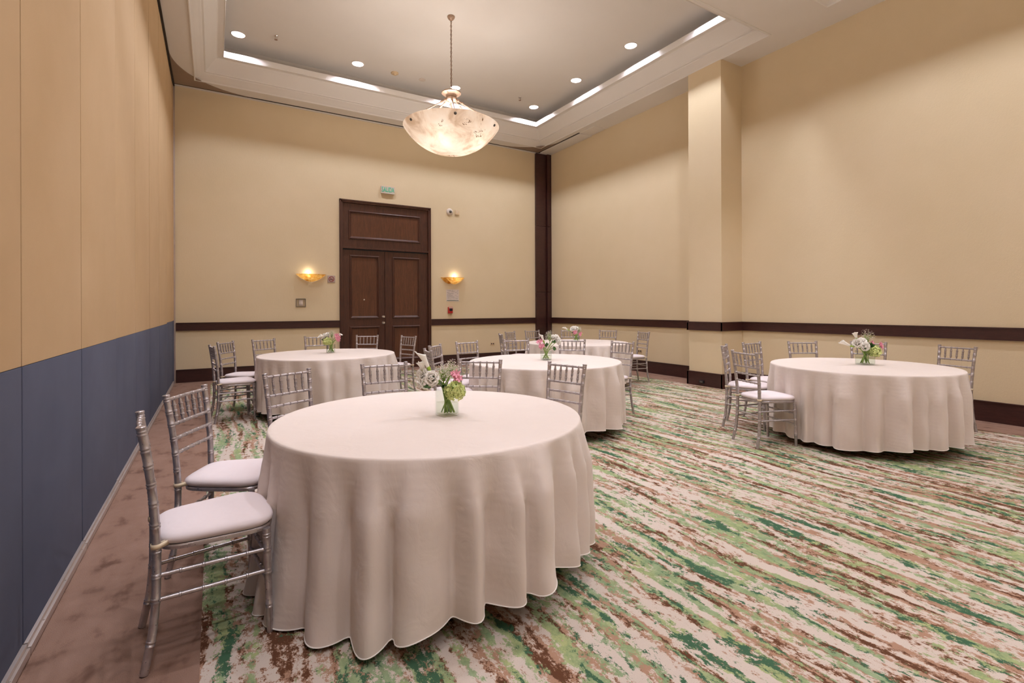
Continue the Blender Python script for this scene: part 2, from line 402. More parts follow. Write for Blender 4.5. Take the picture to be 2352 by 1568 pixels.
# ------------------------------------------------------------------ ceiling
def soffit_pieces():
    bm = BM()
    t = 0.012
    tops = [YB + 0.1] + [c[2] for c in COFFERS]; bots = [c[3] for c in COFFERS] + [YF - 0.1]
    for a, b in zip(tops, bots): box(bm, XL - 0.15, XR + 0.15, b, a, Z0, Z0 + t)
    for (u0, u1, v0, v1) in COFFERS:
        box(bm, XL - 0.15, u0, v0, v1, Z0, Z0 + t); box(bm, u1, XR + 0.15, v0, v1, Z0, Z0 + t)
    return bm
ce = struct(obj('ceiling', soffit_pieces(), 'ceil'))
HOLE_R = 0.118
def light_spots(cf):
    x0, x1, v0, v1 = cf
    dy = v1 - COFFERS[0][3]
    Y = [y + dy for y in LY]
    return [(x, y) for i, y in enumerate(Y) for j, x in enumerate(LX) if i in (0, 3) or j in (0, 3)]
def coffer_ceiling(cf):
    x0, x1, v0, v1 = cf
    o = 0.11; h = 0.15; seg = 32
    X0, X1, V0, V1 = x0 + o, x1 - o, v0 + o, v1 - o
    spots = light_spots(cf)
    xs = sorted(set([X0, X1] + [q for x in LX for q in (x - h, x + h)]))
    yv = sorted(set(y for _, y in spots)); yy = sorted(set([V0, V1] + [q for y in yv for q in (y - h, y + h)]))
    bm = BM(); grid = {}
    def V(x, y):
        k = (round(x, 5), round(y, 5))
        if k not in grid: grid[k] = bm.verts.new((x, y, ZC))
        return grid[k]
    for xa, xb in zip(xs, xs[1:]):
        for ya, yb in zip(yy, yy[1:]):
            s = [p for p in spots if xa - 1e-6 < p[0] < xb and ya - 1e-6 < p[1] < yb and xb - xa < 0.31 and yb - ya < 0.31]
            c = [V(xa, ya), V(xb, ya), V(xb, yb), V(xa, yb)]
            if not s: bm.faces.new(c); continue
            cx, cy = s[0]
            ring = [bm.verts.new((cx + HOLE_R * math.cos(2 * PI * k / seg), cy + HOLE_R * math.sin(2 * PI * k / seg), ZC)) for k in range(seg)]
            # four corner fans: corner q owns the ring from angle a to a+90
            for q, cv in ((0, c[2]), (1, c[3]), (2, c[0]), (3, c[1])):
                for k in range(seg // 4):
                    i = q * seg // 4 + k
                    bm.faces.new((cv, ring[(i + 1) % seg], ring[i]))
            for q, (a, b) in ((0, (c[1], c[2])), (1, (c[2], c[3])), (2, (c[3], c[0])), (3, (c[0], c[1]))):
                bm.faces.new((a, b, ring[q * seg // 4]))
    # riser around the cove
    for (a, b) in (((X0, V0), (X1, V0)), ((X1, V0), (X1, V1)), ((X1, V1), (X0, V1)), ((X0, V1), (X0, V0))):
        bm.faces.new((bm.verts.new((*a, 5.9)), bm.verts.new((*b, 5.9)), bm.verts.new((*b, ZC)), bm.verts.new((*a, ZC))))
    bmesh.ops.remove_doubles(bm, verts=bm.verts, dist=0.0005)
    return bm
for cf in COFFERS: obj('coffer_ceiling', coffer_ceiling(cf), 'ceil', ce)
PROFILE = [(-0.012, 5.523), (-0.012, 5.512), (-0.008, 5.508), (0.004, 5.508), (0.010, 5.512), (0.012, 5.534), (0.05, 5.556), (0.10, 5.592), (0.140, 5.618), (0.142, 5.634), (0.170, 5.638), (0.172, 5.660),
           (0.25, 5.752), (0.325, 5.838), (0.335, 5.858), (0.352, 5.864), (0.438, 5.860), (0.445, 5.852), (0.447, 5.858), (0.447, 5.962), (0.405, 5.962), (0.405, 5.905), (0.108, 5.905)]
def crown(cf):
    x0, x1, v0, v1 = cf; bm = BM(); rings = []
    for o, z in PROFILE:
        rings.append([bm.verts.new(p) for p in ((x0 + o, v0 + o, z), (x1 - o, v0 + o, z), (x1 - o, v1 - o, z), (x0 + o, v1 - o, z))])
    for a, b in zip(rings, rings[1:]):
        for k in range(4): bm.faces.new((a[k], a[(k + 1) % 4], b[(k + 1) % 4], b[k]))
    return bm
for i, cf in enumerate(COFFERS): struct(obj('trim_%d' % (i + 1), crown(cf), 'crown'), 'cream stepped crown moulding around the ceiling coffer')
# partition tracks, corner plates and the access panel in the soffit
bm = BM(); box(bm, XL + 0.02, 7.62, YB - 0.10, YB - 0.065, Z0 - 0.006, Z0 + 0.004); box(bm, 7.44, 7.475, 9.3, YB - 0.06, Z0 - 0.006, Z0 + 0.004); box(bm, XL + 0.004, XL + 0.03, YF, YB, Z0 - 0.03, Z0 + 0.004)
obj('partition_track', bm, 'dark_gap', ce)
bm = BM(); box(bm, XL + 0.03, 7.38, YB - 0.055, YB, Z0 - 0.02, Z0 + 0.002, 0.004); box(bm, 7.50, XR, 9.3, YB, Z0 - 0.02, Z0 + 0.002, 0.004); obj('track_cover', bm, 'ceil', ce, 30)
def arc_plate(cx, cy, r0, sx, n=16):
    bm = BM()
    pts = [(cx, cy)] + [(cx + sx * r0[0] * (1 - math.sin(a)), cy - r0[1] * (1 - math.cos(a))) for a in [PI / 2 * k / n for k in range(n + 1)]]
    lo = [bm.verts.new((x, y, Z0 - 0.008)) for x, y in pts]; hi = [bm.verts.new((x, y, Z0 + 0.004)) for x, y in pts]
    bm.faces.new(lo); bm.faces.new(hi[::-1])
    for k in range(len(pts)): bm.faces.new((lo[k], lo[(k + 1) % len(pts)], hi[(k + 1) % len(pts)], hi[k]))
    return bm
obj('corner_plate', arc_plate(XL + 0.03, YB - 0.10, (1.25, 1.35), 1), 'plate', ce)
obj('corner_plate', arc_plate(7.44, YB - 0.10, (1.2, 1.0), -1), 'plate', ce)
bm = BM(); box(bm, 7.46, 7.82, 8.75, 9.24, Z0 - 0.012, Z0 + 0.002, 0.005); obj('access_panel', bm, 'ceil', ce, 30)

# ------------------------------------------------------------------ rails and baseboards
RB, RT, BT = 0.9637, 1.1143, 0.2428
def moulding_x(bm, x0, x1, y, s, z0, z1, d=0.026):
    """moulding along x on a wall face at y, standing out in direction s"""
    box(bm, x0, x1, y, y + s * d, z0, z1 - 0.014); box(bm, x0, x1, y, y + s * (d + 0.008), z1 - 0.014, z1, 0.003)
def moulding_y(bm, y0, y1, x, s, z0, z1, d=0.026):
    box(bm, x, x + s * d, y0, y1, z0, z1 - 0.014); box(bm, x, x + s * (d + 0.008), y0, y1, z1 - 0.014, z1, 0.003)
bm = BM(); moulding_x(bm, XL + 0.035, 2.325, YB, -1, RB, RT); struct(obj('trim_3', bm, 'wood_trim', None, 30), 'dark wood chair rail on the back wall left of the doors')
bm = BM(); moulding_x(bm, 4.417, 7.385, YB, -1, RB, RT); struct(obj('trim_4', bm, 'wood_trim', None, 30), 'dark wood chair rail on the back wall right of the doors')
bm = BM(); moulding_y(bm, YC1 + 0.0, 10.98, XR, -1, RB, RT); struct(obj('trim_5', bm, 'wood_trim', None, 30), 'dark wood chair rail between corner post and column')
bm = BM(); moulding_y(bm, YF, YC0, XR, -1, RB, RT); struct(obj('trim_6', bm, 'wood_trim', None, 30), 'dark wood chair rail on the right wall before the column')
bm = BM(); moulding_y(bm, YC0 - 0.034, YC1 + 0.034, XCOL, -1, RB, RT); moulding_x(bm, XCOL - 0.026, XR, YC0, -1, RB, RT); moulding_x(bm, XCOL - 0.026, XR, YC1, 1, RB, RT)
struct(obj('trim_7', bm, 'wood_trim', None, 30), 'dark wood chair rail wrapped around the column')
bm = BM(); moulding_x(bm, XL + 0.035, 2.325, YB, -1, 0, BT); moulding_x(bm, 4.417, 7.385, YB, -1, 0, BT); struct(obj('baseboard_back', bm, 'wood_trim', None, 30))
bm = BM(); moulding_y(bm, YC1, 10.98, XR, -1, 0, BT); moulding_y(bm, YF, YC0, XR, -1, 0, BT)
moulding_y(bm, YC0 - 0.034, YC1 + 0.034, XCOL, -1, 0, BT); moulding_x(bm, XCOL - 0.026, XR, YC0, -1, 0, BT); moulding_x(bm, XCOL - 0.026, XR, YC1, 1, 0, BT)
struct(obj('baseboard_right', bm, 'wood_trim', None, 30))
# dark corner post
cp = struct(empty('trim_8', (7.6, 11.0, 0)), 'dark wood corner post from floor to ceiling')
for a, b in ((0.0, 1.79), (1.795, 3.56), (3.565, Z0 - 0.022)):
    obj('post_board', box(BM(), 7.385 - 7.6, 7.70 - 7.6, 11.03 - 11.0, 11.104 - 11.0, a, b, 0.004), 'wood_trim', cp, 30)
    obj('post_board', box(BM(), 7.712 - 7.6, 7.838 - 7.6, 10.98 - 11.0, 11.104 - 11.0, a, b, 0.004), 'wood_trim', cp, 30)

# ------------------------------------------------------------------ double door
dr = struct(empty('door_1', (3.37, YB, 0)), 'dark walnut double door with a panelled transom')
OX, OY = 3.37, YB
def dbox(name, x0, x1, y0, y1, z0, z1, mat='wood_frame', par=None, bev=0.004):
    return obj(name, box(BM(), x0 - OX, x1 - OX, y0 - OY, y1 - OY, z0, z1, bev), mat, par or dr, 30)
def casing():
    bm = BM()
    for (o0, o1, d) in ((0.0, 0.065, 0.028), (0.008, 0.03, 0.04)):
        box(bm, 2.325 + o0 - OX, 2.325 + o1 - OX, -d, 0.06, 0, 3.74 - o0, 0.004)
        box(bm, 4.417 - o1 - OX, 4.417 - o0 - OX, -d, 0.06, 0, 3.74 - o0, 0.004)
        box(bm, 2.325 + o0 - OX, 4.417 - o0 - OX, -d, 0.06, 3.74 - o1, 3.74 - o0, 0.004)
    return bm
obj('door_casing', casing(), 'wood_frame', dr, 30)
def picture_frame(bm, x0, x1, z0, z1, y, wdt, prof):
    """raised moulding frame; prof = list of (inset 0..1, height toward the room)"""
    rings = []
    for s, h in prof:
        o = s * wdt
        rings.append([bm.verts.new(p) for p in ((x0 + o, y - h, z0 + o), (x1 - o, y - h, z0 + o), (x1 - o, y - h, z1 - o), (x0 + o, y - h, z1 - o))])
    for a, b in zip(rings, rings[1:]):
        for k in range(4): bm.faces.new((a[k], a[(k + 1) % 4], b[(k + 1) % 4], b[k]))
    return bm
MPROF = [(0, 0), (0.08, 0.014), (0.3, 0.02), (0.5, 0.016), (0.6, 0.006), (0.8, -0.004), (1.0, -0.010)]
def slab_with_panels(par, x0, x1, z0, z1, y, panels, mat='wood_door'):
    """stiles and rails as one slab with openings, each with moulding and a sunk field"""
    bm = BM(); xs = sorted(set([x0, x1] + [q for p in panels for q in p[:2]])); zs = sorted(set([z0, z1] + [q for p in panels for q in p[2:]]))
    for xa, xb in zip(xs, xs[1:]):
        for za, zb in zip(zs, zs[1:]):
            mx, mz = (xa + xb) / 2, (za + zb) / 2
            if any(p[0] < mx < p[1] and p[2] < mz < p[3] for p in panels): continue
            box(bm, xa - OX, xb - OX, y - OY, y + 0.045 - OY, za, zb)
    bmesh.ops.remove_doubles(bm, verts=bm.verts, dist=0.0005)
    o = obj('door_leaf' if z0 < 1 else 'transom', bm, 'wood_frame', par)
    for p in panels:
        obj('moulding', picture_frame(BM(), p[0] - OX - 0.012, p[1] - OX + 0.012, p[2] - 0.012, p[3] + 0.012, y - OY, 0.06, MPROF), 'wood_frame', o)
        obj('panel', box(BM(), p[0] - OX, p[1] - OX, y + 0.011 - OY, y + 0.03 - OY, p[2], p[3]), mat, o)
    return o
YD = YB + 0.015
slab_with_panels(dr, 2.385, 4.357, 2.715, 3.673, YD, [(2.535, 4.15, 2.90, 3.50)])
dbox('transom_bar', 2.385, 4.357, YB - 0.022, YB + 0.06, 2.675, 2.715)
l1 = slab_with_panels(dr, 2.388, 3.332, 0.008, 2.655, YD + 0.012, [(2.555, 3.185, 1.155, 2.53), (2.555, 3.195, 0.2, 0.965)])
l2 = slab_with_panels(dr, 3.336, 4.352, 0.008, 2.655, YD + 0.012, [(3.505, 4.14, 1.155, 2.53), (3.505, 4.14, 0.2, 0.965)])
for z in (1.184, 1.047):
    bm = BM(); lathe(bm, [(0.026, 0), (0.026, 0.006), (0.012, 0.01), (0.012, 0.03), (0.024, 0.04), (0.029, 0.055), (0.024, 0.068), (0.0, 0.072)], 20)
    bmesh.ops.rotate(bm, verts=bm.verts, matrix=Matrix.Rotation(PI / 2, 3, 'X')); bmesh.ops.translate(bm, verts=bm.verts, vec=(3.28 - OX, YD + 0.012 - OY, z))
    obj('door_knob', bm, 'chrome', l1, 40)
bm = BM(); lathe(bm, [(0.016, 0), (0.016, 0.006), (0.008, 0.01), (0, 0.01)], 16)
bmesh.ops.rotate(bm, verts=bm.verts, matrix=Matrix.Rotation(PI / 2, 3, 'X')); bmesh.ops.translate(bm, verts=bm.verts, vec=(2.86 - OX, YD + 0.022 - OY, 1.564))
obj('peephole', bm, 'chrome', l1, 40)
dbox('meeting_bead', 3.322, 3.346, YD - 0.008, YD + 0.02, 0.02, 2.65, 'wood_frame', l2)

# ------------------------------------------------------------------ recessed downlights
def make_downlight():
    r = empty('recessed_downlight')
    bm = BM(); lathe(bm, [(0.118, -0.001), (0.119, -0.006), (0.112, -0.010), (0.104, -0.006), (0.102, 0.002), (0.102, 0.006), (0.118, 0.004)], 32, cap0=False, cap1=False)
    obj('trim_ring', bm, 'white_pl', r, 50)
    bm = BM(); lathe(bm, [(0.112, 0.0), (0.112, 0.06), (0.108, 0.125), (0.107, 0.13)], 32, cap0=False, cap1=True)
    obj('reflector', bm, 'reflector', r, 50)
    bm = BM(); lathe(bm, [(0.0, 0.118), (0.055, 0.112), (0.094, 0.118), (0.098, 0.126), (0, 0.128)], 24)
    obj('lamp_lens', bm, 'lamp', r, 50)
    return r
dl0 = make_downlight(); used = False
ROWN = ['back row', 'second row', 'third row', 'front row']
COLN = ['left end', 'second place from the left', 'third place from the left', 'right end']
for ci, cf in enumerate(COFFERS):
    dy = cf[3] - COFFERS[0][3]
    for (x, y) in light_spots(cf):
        o = dl0 if not used else dup(dl0, (0, 0, 0), 0); used = True
        o.location = (x, y, ZC)
        i = min(range(4), key=lambda k: abs(LY[k] + dy - y)); j = min(range(4), key=lambda k: abs(LX[k] - x))
        lab = 'round recessed downlight in the %sceiling coffer, %s, %s' % (('', 'nearer ', 'added rear ')[ci], ROWN[i], COLN[j])  # rear bay lamps are unseen, added to brighten the near cloth's camera side
        tag(o, lab, 'downlight', 'recessed ceiling downlights')
        ld = bpy.data.lights.new('downlight_beam', 'SPOT'); ld.energy = P_DOWN; ld.color = LIGHT_COL
        ld.spot_size = math.radians(150); ld.spot_blend = 0.35; ld.shadow_soft_size = 0.055
        lo = bpy.data.objects.new('downlight_beam', ld); COL.objects.link(lo); lo.location = (0, 0, 0.10); lo.parent = o

# ------------------------------------------------------------------ alabaster pendant
def make_pendant():
    r = empty('pendant_chandelier')       # origin at the ceiling
    zt = lambda z: z - ZC
    bm = BM(); lathe(bm, [(0.0, 0.0), (0.062, 0.0), (0.064, -0.008), (0.056, -0.03), (0.04, -0.052), (0.02, -0.062), (0.012, -0.075), (0, -0.076)], 24); obj('ceiling_canopy', bm, 'antique', r, 40)
    # chain of oval links
    bm = BM(); z = -0.07; k = 0; zend = zt(4.99)
    while z > zend:
        pts = []
        for q in range(12):
            a = 2 * PI * q / 12
            u, v = 0.013 * math.cos(a), 0.024 * math.sin(a)
            pts.append((u, 0, z - 0.02 + v) if k % 2 == 0 else (0, u, z - 0.02 + v))
        tube(bm, pts + [pts[0]], 0.0042, 5, False); z -= 0.036; k += 1
    obj('chain', bm, 'antique', r, 60)
    bm = BM(); tube(bm, [(0.004 * math.sin(q * 0.9), 0.004 * math.cos(q * 0.9), -0.06 + (zend + 0.06) * q / 24) for q in range(25)], 0.0035, 6); obj('cord', bm, 'dark_gap', r, 60)
    bm = BM(); lathe(bm, [(0, 0.075), (0.012, 0.07), (0.014, 0.045), (0.05, 0.03), (0.12, 0.018), (0.158, 0.004), (0.16, -0.012), (0.14, -0.026), (0.09, -0.04), (0.082, -0.075), (0.098, -0.1), (0.09, -0.125), (0.05, -0.14), (0.03, -0.16), (0, -0.165)], 32, (0, 0, zt(4.925)))
    obj('hub', bm, 'antique', r, 40)
    R, H, zr = 0.782, 0.44, zt(4.35)
    S = (R * R + H * H) / (2 * H)
    prof = []
    for k in range(21):
        rr = R * math.sin(PI / 2 * k / 20)
        prof.append((rr, zr - H + S - math.sqrt(S * S - rr * rr)))
    bowl = prof + [(R + 0.006, zr + 0.008), (R - 0.004, zr + 0.016), (R - 0.018, zr + 0.010)]
    obj('alabaster_bowl', lathe(BM(), bowl, 64, cap0=False, cap1=False), 'alabaster', r, 60)
    for k in range(6):
        a = math.radians(-109.6 + 60 * k); c, s = math.cos(a), math.sin(a)
        p0 = Vector((0.075 * c, 0.075 * s, zt(4.81))); p1 = Vector((0.735 * c, 0.735 * s, zt(4.345)))
        d = p1 - p0
        bm = BM(); tube(bm, [p0 + d * t for t in (0, 0.05, 0.055, 0.09, 0.095, 0.15, 0.155, 0.2, 0.205, 1.0)], [0.012, 0.012, 0.022, 0.022, 0.012, 0.012, 0.019, 0.019, 0.010, 0.010], 8)
        rod_o = obj('rod', bm, 'antique', r, 50)
        rr = 0.752; zz = zr - H + S - math.sqrt(S * S - rr * rr)
        bm = BM(); lathe(bm, [(0.0, -0.03), (0.008, -0.03), (0.009, 0), (0.021, 0.004), (0.023, 0.012), (0.014, 0.022), (0, 0.026)], 12)
        nrm = Vector((c * rr / S, s * rr / S, -(1 - rr * rr / S / S) ** 0.5))
        bmesh.ops.transform(bm, matrix=Matrix.Translation((rr * c, rr * s, zz)) @ nrm.to_track_quat('Z', 'Y').to_matrix().to_4x4(), verts=bm.verts)
        obj('peg', bm, 'steel', rod_o, 50)
    bm = BM()
    for k in range(4):
        a = PI / 4 + k * PI / 2
        lathe(bm, [(0, 0.0), (0.02, 0.0), (0.02, 0.05), (0.03, 0.09), (0.024, 0.125), (0, 0.135)], 10, (0.33 * math.cos(a), 0.33 * math.sin(a), zr - 0.22))
        tube(bm, [(0.33 * math.cos(a), 0.33 * math.sin(a), zr - 0.21), (0.12 * math.cos(a), 0.12 * math.sin(a), zr - 0.17), (0, 0, zt(4.78))], 0.008, 6)
    obj('bulb_holder', bm, 'white_pl', r, 50)
    return r
def pendant_lights(r):
    for k in range(4):
        a = PI / 4 + k * PI / 2
        ld = bpy.data.lights.new('pendant_bulb', 'POINT'); ld.energy = P_PEND; ld.color = (0.95, 0.90, 0.86); ld.shadow_soft_size = 0.14
        lo = bpy.data.objects.new('pendant_bulb', ld); COL.objects.link(lo); lo.parent = r
        lo.location = (0.34 * math.cos(a), 0.34 * math.sin(a), 4.35 - ZC - 0.10)
pn = make_pendant(); pn.location = (3.383, 7.569, ZC)
tag(pn, 'alabaster bowl pendant chandelier hanging on a chain from the ceiling coffer', 'chandelier')
pn2 = dup(pn, (3.383, 7.569 + COFFERS[1][3] - COFFERS[0][3], ZC), 0.3)  # unseen repeat of the pendant, added for its light
tag(pn2, 'unseen alabaster bowl pendant chandelier added in the nearer coffer above the camera', 'chandelier')
pn3 = dup(pn, (3.383, 7.569 + COFFERS[2][3] - COFFERS[0][3], ZC), 0.7)  # unseen copy, added with the rear bay to light the room from behind
tag(pn3, 'unseen alabaster bowl pendant chandelier added for light in the rear coffer behind the camera', 'chandelier')
pendant_lights(pn); pendant_lights(pn2); pendant_lights(pn3)

# ------------------------------------------------------------------ small things in the ceiling
def ceil_item(name, label, cat, x, y, prof, mat, seg=20):
    o = obj(name, lathe(BM(), prof, seg), mat, None, 40, (x, y, ZC)); tag(o, label, cat); return o
k = (ZC - CAM_H) / (6.1568 - CAM_H)
ceil_item('smoke_detector', 'cream round smoke detector on the coffer ceiling', 'detector', 3.171 * k, 9.909 * k - 0.02, [(0, 0), (0.075, 0), (0.075, -0.02), (0.055, -0.034), (0.03, -0.036), (0.026, -0.05), (0, -0.052)], 'cream_pl')
ceil_item('ceiling_speaker', 'flat white disc set in the coffer ceiling beside the smoke detector', 'speaker', 3.763 * k, 9.896 * k, [(0, 0), (0.07, 0), (0.07, -0.008), (0.055, -0.012), (0, -0.013)], 'white_pl')
for (x, y, lab) in ((0.953, 9.621, 'small sprinkler head in the coffer ceiling by the left downlight'), (5.991, 9.609, 'small sprinkler head in the coffer ceiling by the right corner downlight')):
    s = empty('sprinkler', (x * k, y * k, ZC)); tag(s, lab, 'sprinkler', 'ceiling sprinklers')
    obj('escutcheon', lathe(BM(), [(0, 0), (0.035, 0), (0.03, -0.008), (0.012, -0.01), (0.012, -0.03), (0, -0.03)], 16), 'chrome', s, 40)
    bm = BM(); tube(bm, [(0.014, 0, -0.03), (0.018, 0, -0.045), (0.004, 0, -0.06)], 0.004, 6); tube(bm, [(-0.014, 0, -0.03), (-0.018, 0, -0.045), (-0.004, 0, -0.06)], 0.004, 6); lathe(bm, [(0, -0.06), (0.028, -0.062), (0.028, -0.066), (0, -0.068)], 12)
    obj('deflector', bm, 'antique', s, 40)

# ------------------------------------------------------------------ things on the back wall
def wall_sconce(name, label, x, z, second=False):
    r = empty(name, (x, YB, z)); tag(r, label, 'sconce', 'amber wall sconces beside the doors')
    def shell(wd, dp, ht, a0=0.0, a1=PI, n=28, m=9, xo=0.0):
        bm = BM(); rows = []
        for j in range(m + 1):
            t = j / m * 0.985; s = (1 - t) ** 0.58; zz = -ht * t
            rows.append([bm.verts.new((xo + wd / 2 * math.cos(a) * s, -dp * math.sin(a) * s - 0.004, zz)) for a in [a0 + (a1 - a0) * k / n for k in range(n + 1)]])
        for p, q in zip(rows, rows[1:]):
            for k in range(n): bm.faces.new((p[k], p[k + 1], q[k + 1], q[k]))
        return bm
    def rim(wd, dp, xo=0.0):
        return tube(BM(), [(xo + wd / 2 * math.cos(PI * k / 28), -dp * math.sin(PI * k / 28) - 0.004, 0.0) for k in range(29)], 0.004, 6)
    if second:
        obj('glass_bowl', shell(0.50, 0.19, 0.16, xo=0.05), 'amber', r, 60); obj('bowl_rim', rim(0.50, 0.19, 0.05), 'amber', r, 60)
        obj('glass_wing', shell(0.44, 0.05, 0.15, xo=-0.09), 'amber', r, 60)
    else:
        obj('glass_bowl', shell(0.585, 0.16, 0.155), 'amber', r, 60); obj('bowl_rim', rim(0.585, 0.16), 'amber', r, 60)
    bx = 0.05 if second else -0.06
    obj('back_plate', box(BM(), -0.06 + bx, 0.06 + bx, -0.012, 0.0, -0.09, -0.02, 0.003), 'chrome', r, 30)
    bm = BM(); lathe(bm, [(0, -0.055), (0.014, -0.055), (0.014, -0.03), (0.02, -0.02), (0.024, 0.0), (0.016, 0.018), (0, 0.022)], 12, (bx, -0.06, 0)); obj('lamp_bulb', bm, 'bulb', r, 50)
    ld = bpy.data.lights.new('sconce_light', 'POINT'); ld.energy = P_SCON; ld.color = (1.0, 0.88, 0.66); ld.shadow_soft_size = 0.02
    lo = bpy.data.objects.new('sconce_light', ld); COL.objects.link(lo); lo.parent = r; lo.location = (bx, -0.07, 0.035)
wall_sconce('wall_sconce', 'amber alabaster wall sconce left of the double doors', 1.75, 2.085)
wall_sconce('wall_sconce', 'amber alabaster wall sconce right of the double doors above a notice', 4.97, 2.11, True)

def text_mesh(name, body, size, ext, mat, parent, loc, sx=1.0):
    cu = bpy.data.curves.new(name, 'FONT'); cu.body = body; cu.size = size; cu.extrude = ext; cu.align_x = 'CENTER'; cu.align_y = 'CENTER'
    tmp = bpy.data.objects.new(name + '_tmp', cu); COL.objects.link(tmp)
    me = bpy.data.meshes.new_from_object(tmp.evaluated_get(bpy.context.evaluated_depsgraph_get()))
    bpy.data.objects.remove(tmp); bpy.data.curves.remove(cu)
    me.name = name; me.materials.clear(); me.materials.append(M[mat])
    me.transform(Matrix.Rotation(PI / 2, 4, 'X') @ Matrix.Diagonal((sx, 1, 1, 1)))
    o = bpy.data.objects.new(name, me); COL.objects.link(o); o.parent = parent; o.location = loc; return o
ex = empty('exit_sign', (3.378, YB, 3.955)); tag(ex, 'illuminated green exit sign reading SALIDA above the doors', 'exit sign')
obj('sign_body', box(BM(), -0.155, 0.155, -0.05, 0, 0.0, 0.165, 0.006), 'exit_body', ex, 30)
obj('sign_edge', picture_frame(BM(), -0.155, 0.155, 0.0, 0.165, -0.05, 0.012, [(0, 0), (0.2, 0.003), (0.8, 0.003), (1, 0)]), 'white_pl', ex)
text_mesh('lettering', 'SALIDA', 0.155, 0.002, 'exit_green', ex, (0, -0.0525, 0.083), 0.56)
ss = empty('strobe_alarm', (4.905, YB, 3.70)); tag(ss, 'round cream alarm strobe high on the back wall', 'alarm')
def ylathe(prof, seg=20, tr=(0, 0, 0)):
    bm = BM(); lathe(bm, prof, seg); bmesh.ops.rotate(bm, verts=bm.verts, matrix=Matrix.Rotation(PI / 2, 3, 'X')); bmesh.ops.translate(bm, verts=bm.verts, vec=tr); return bm
obj('strobe_base', ylathe([(0, 0), (0.085, 0), (0.085, 0.012), (0.07, 0.03), (0.045, 0.036), (0, 0.037)], 28), 'white_pl', ss, 40)
obj('strobe_lens', ylathe([(0.032, 0.034), (0.034, 0.045), (0.026, 0.06), (0.012, 0.066), (0, 0.067)], 18, (0.008, 0, 0.0)), 'steel', ss, 40)
tb = empty('wall_box', (5.10, YB, 3.645)); tag(tb, 'small square cream wall box beside the alarm strobe', 'wall box')
obj('box_cover', box(BM(), -0.055, 0.055, -0.025, 0, 0, 0.11, 0.004), 'cream_pl', tb, 30); obj('box_lens', ylathe([(0, 0), (0.012, 0), (0.01, 0.004), (0, 0.005)], 12, (0, -0.025, 0.07)), 'white_pl', tb, 40)
ns = empty('no_smoking_sign', (2.157, YB, 2.0)); tag(ns, 'square silver no smoking sign between sconce and doors', 'sign')
obj('sign_plate', box(BM(), -0.078, 0.078, -0.012, 0, -0.075, 0.075, 0.003), 'sign_pl', ns, 30)
def annulus(r0, r1, y, n=36, th=0.002):
    bm = BM(); rs = [[bm.verts.new((r * math.cos(2 * PI * k / n), yy, r * math.sin(2 * PI * k / n))) for k in range(n)] for r, yy in ((r0, y), (r0, y - th), (r1, y - th), (r1, y))]
    for a, b in zip(rs, rs[1:]):
        for k in range(n): bm.faces.new((a[k], a[(k + 1) % n], b[(k + 1) % n], b[k]))
    return bm
bm = annulus(0.046, 0.057, -0.012); b2 = box(BM(), -0.05, 0.05, -0.0142, -0.0122, -0.005, 0.005)
bmesh.ops.rotate(b2, verts=b2.verts, matrix=Matrix.Rotation(PI / 4, 3, 'Y')); me = bpy.data.meshes.new('t'); b2.to_mesh(me); bm.from_mesh(me); b2.free(); bpy.data.meshes.remove(me)
obj('red_ring', bm, 'red_ink', ns)
bm = BM(); box(bm, -0.036, 0.02, -0.0135, -0.012, -0.014, -0.004); box(bm, 0.022, 0.027, -0.0135, -0.012, -0.014, -0.004); box(bm, 0.03, 0.034, -0.0135, -0.012, -0.014, -0.004)
tube(bm, [(0.03, -0.013, 0.0), (0.034, -0.013, 0.01), (0.022, -0.013, 0.014), (0.026, -0.013, 0.024)], 0.002, 5); obj('cigarette_symbol', bm, 'black', ns)
sw = empty('light_switch', (1.55, YB, 1.492)); tag(sw, 'white light switch in a clear acrylic surround under the left sconce', 'switch')
obj('acrylic_surround', picture_frame(BM(), -0.092, 0.092, -0.082, 0.082, 0, 0.055, [(0, 0), (0.0, 0.014), (0.1, 0.016), (0.85, 0.016), (1, 0.014), (1, 0)]), 'acrylic', sw)
bm = BM()
for a in (-1, 1): box(bm, a * 0.09 - 0.003, a * 0.09 + 0.003, -0.018, 0, -0.082, 0.082)
for a in (-1, 1): box(bm, -0.09, 0.09, -0.018, 0, a * 0.08 - 0.003, a * 0.08 + 0.003)
obj('surround_edge', bm, 'steel', sw)
obj('switch_plate', box(BM(), -0.037, 0.037, -0.012, 0, -0.06, 0.06, 0.003), 'white_pl', sw, 30); obj('rocker', box(BM(), -0.016, 0.016, -0.018, -0.01, -0.032, 0.032, 0.002), 'white_pl', sw, 30)
pp = empty('paper_notice', (4.978, YB, 1.68)); tag(pp, 'white paper notice with a green strip under the right sconce', 'notice')
obj('sheet', box(BM(), -0.166, 0.166, -0.004, 0, -0.145, 0.145), 'paper', pp)
bm = BM(); random.seed(3)
for r_ in range(13):
    z = 0.122 - r_ * 0.017
    x = -0.15
    while x < 0.13:
        l_ = random.uniform(0.012, 0.05)
        if random.random() < (0.75 if x < 0.0 else 0.35): box(bm, x, min(0.15, x + l_), -0.0048, -0.004, z, z + 0.005)
        x += l_ + 0.008
obj('print_lines', bm, 'ink', pp)
bm = BM(); box(bm, -0.152, 0.09, -0.0048, -0.004, -0.128, -0.114); box(bm, 0.096, 0.12, -0.0048, -0.004, -0.128, -0.114); box(bm, 0.126, 0.152, -0.0048, -0.004, -0.128, -0.114); obj('green_strip', bm, 'green_ink', pp)
fa = empty('fire_alarm', (4.906, YB, 1.245)); tag(fa, 'red fire alarm pull station under the paper notice', 'fire alarm')
obj('alarm_body', box(BM(), -0.058, 0.058, -0.045, 0, 0, 0.155, 0.008), 'red_pl', fa, 30)
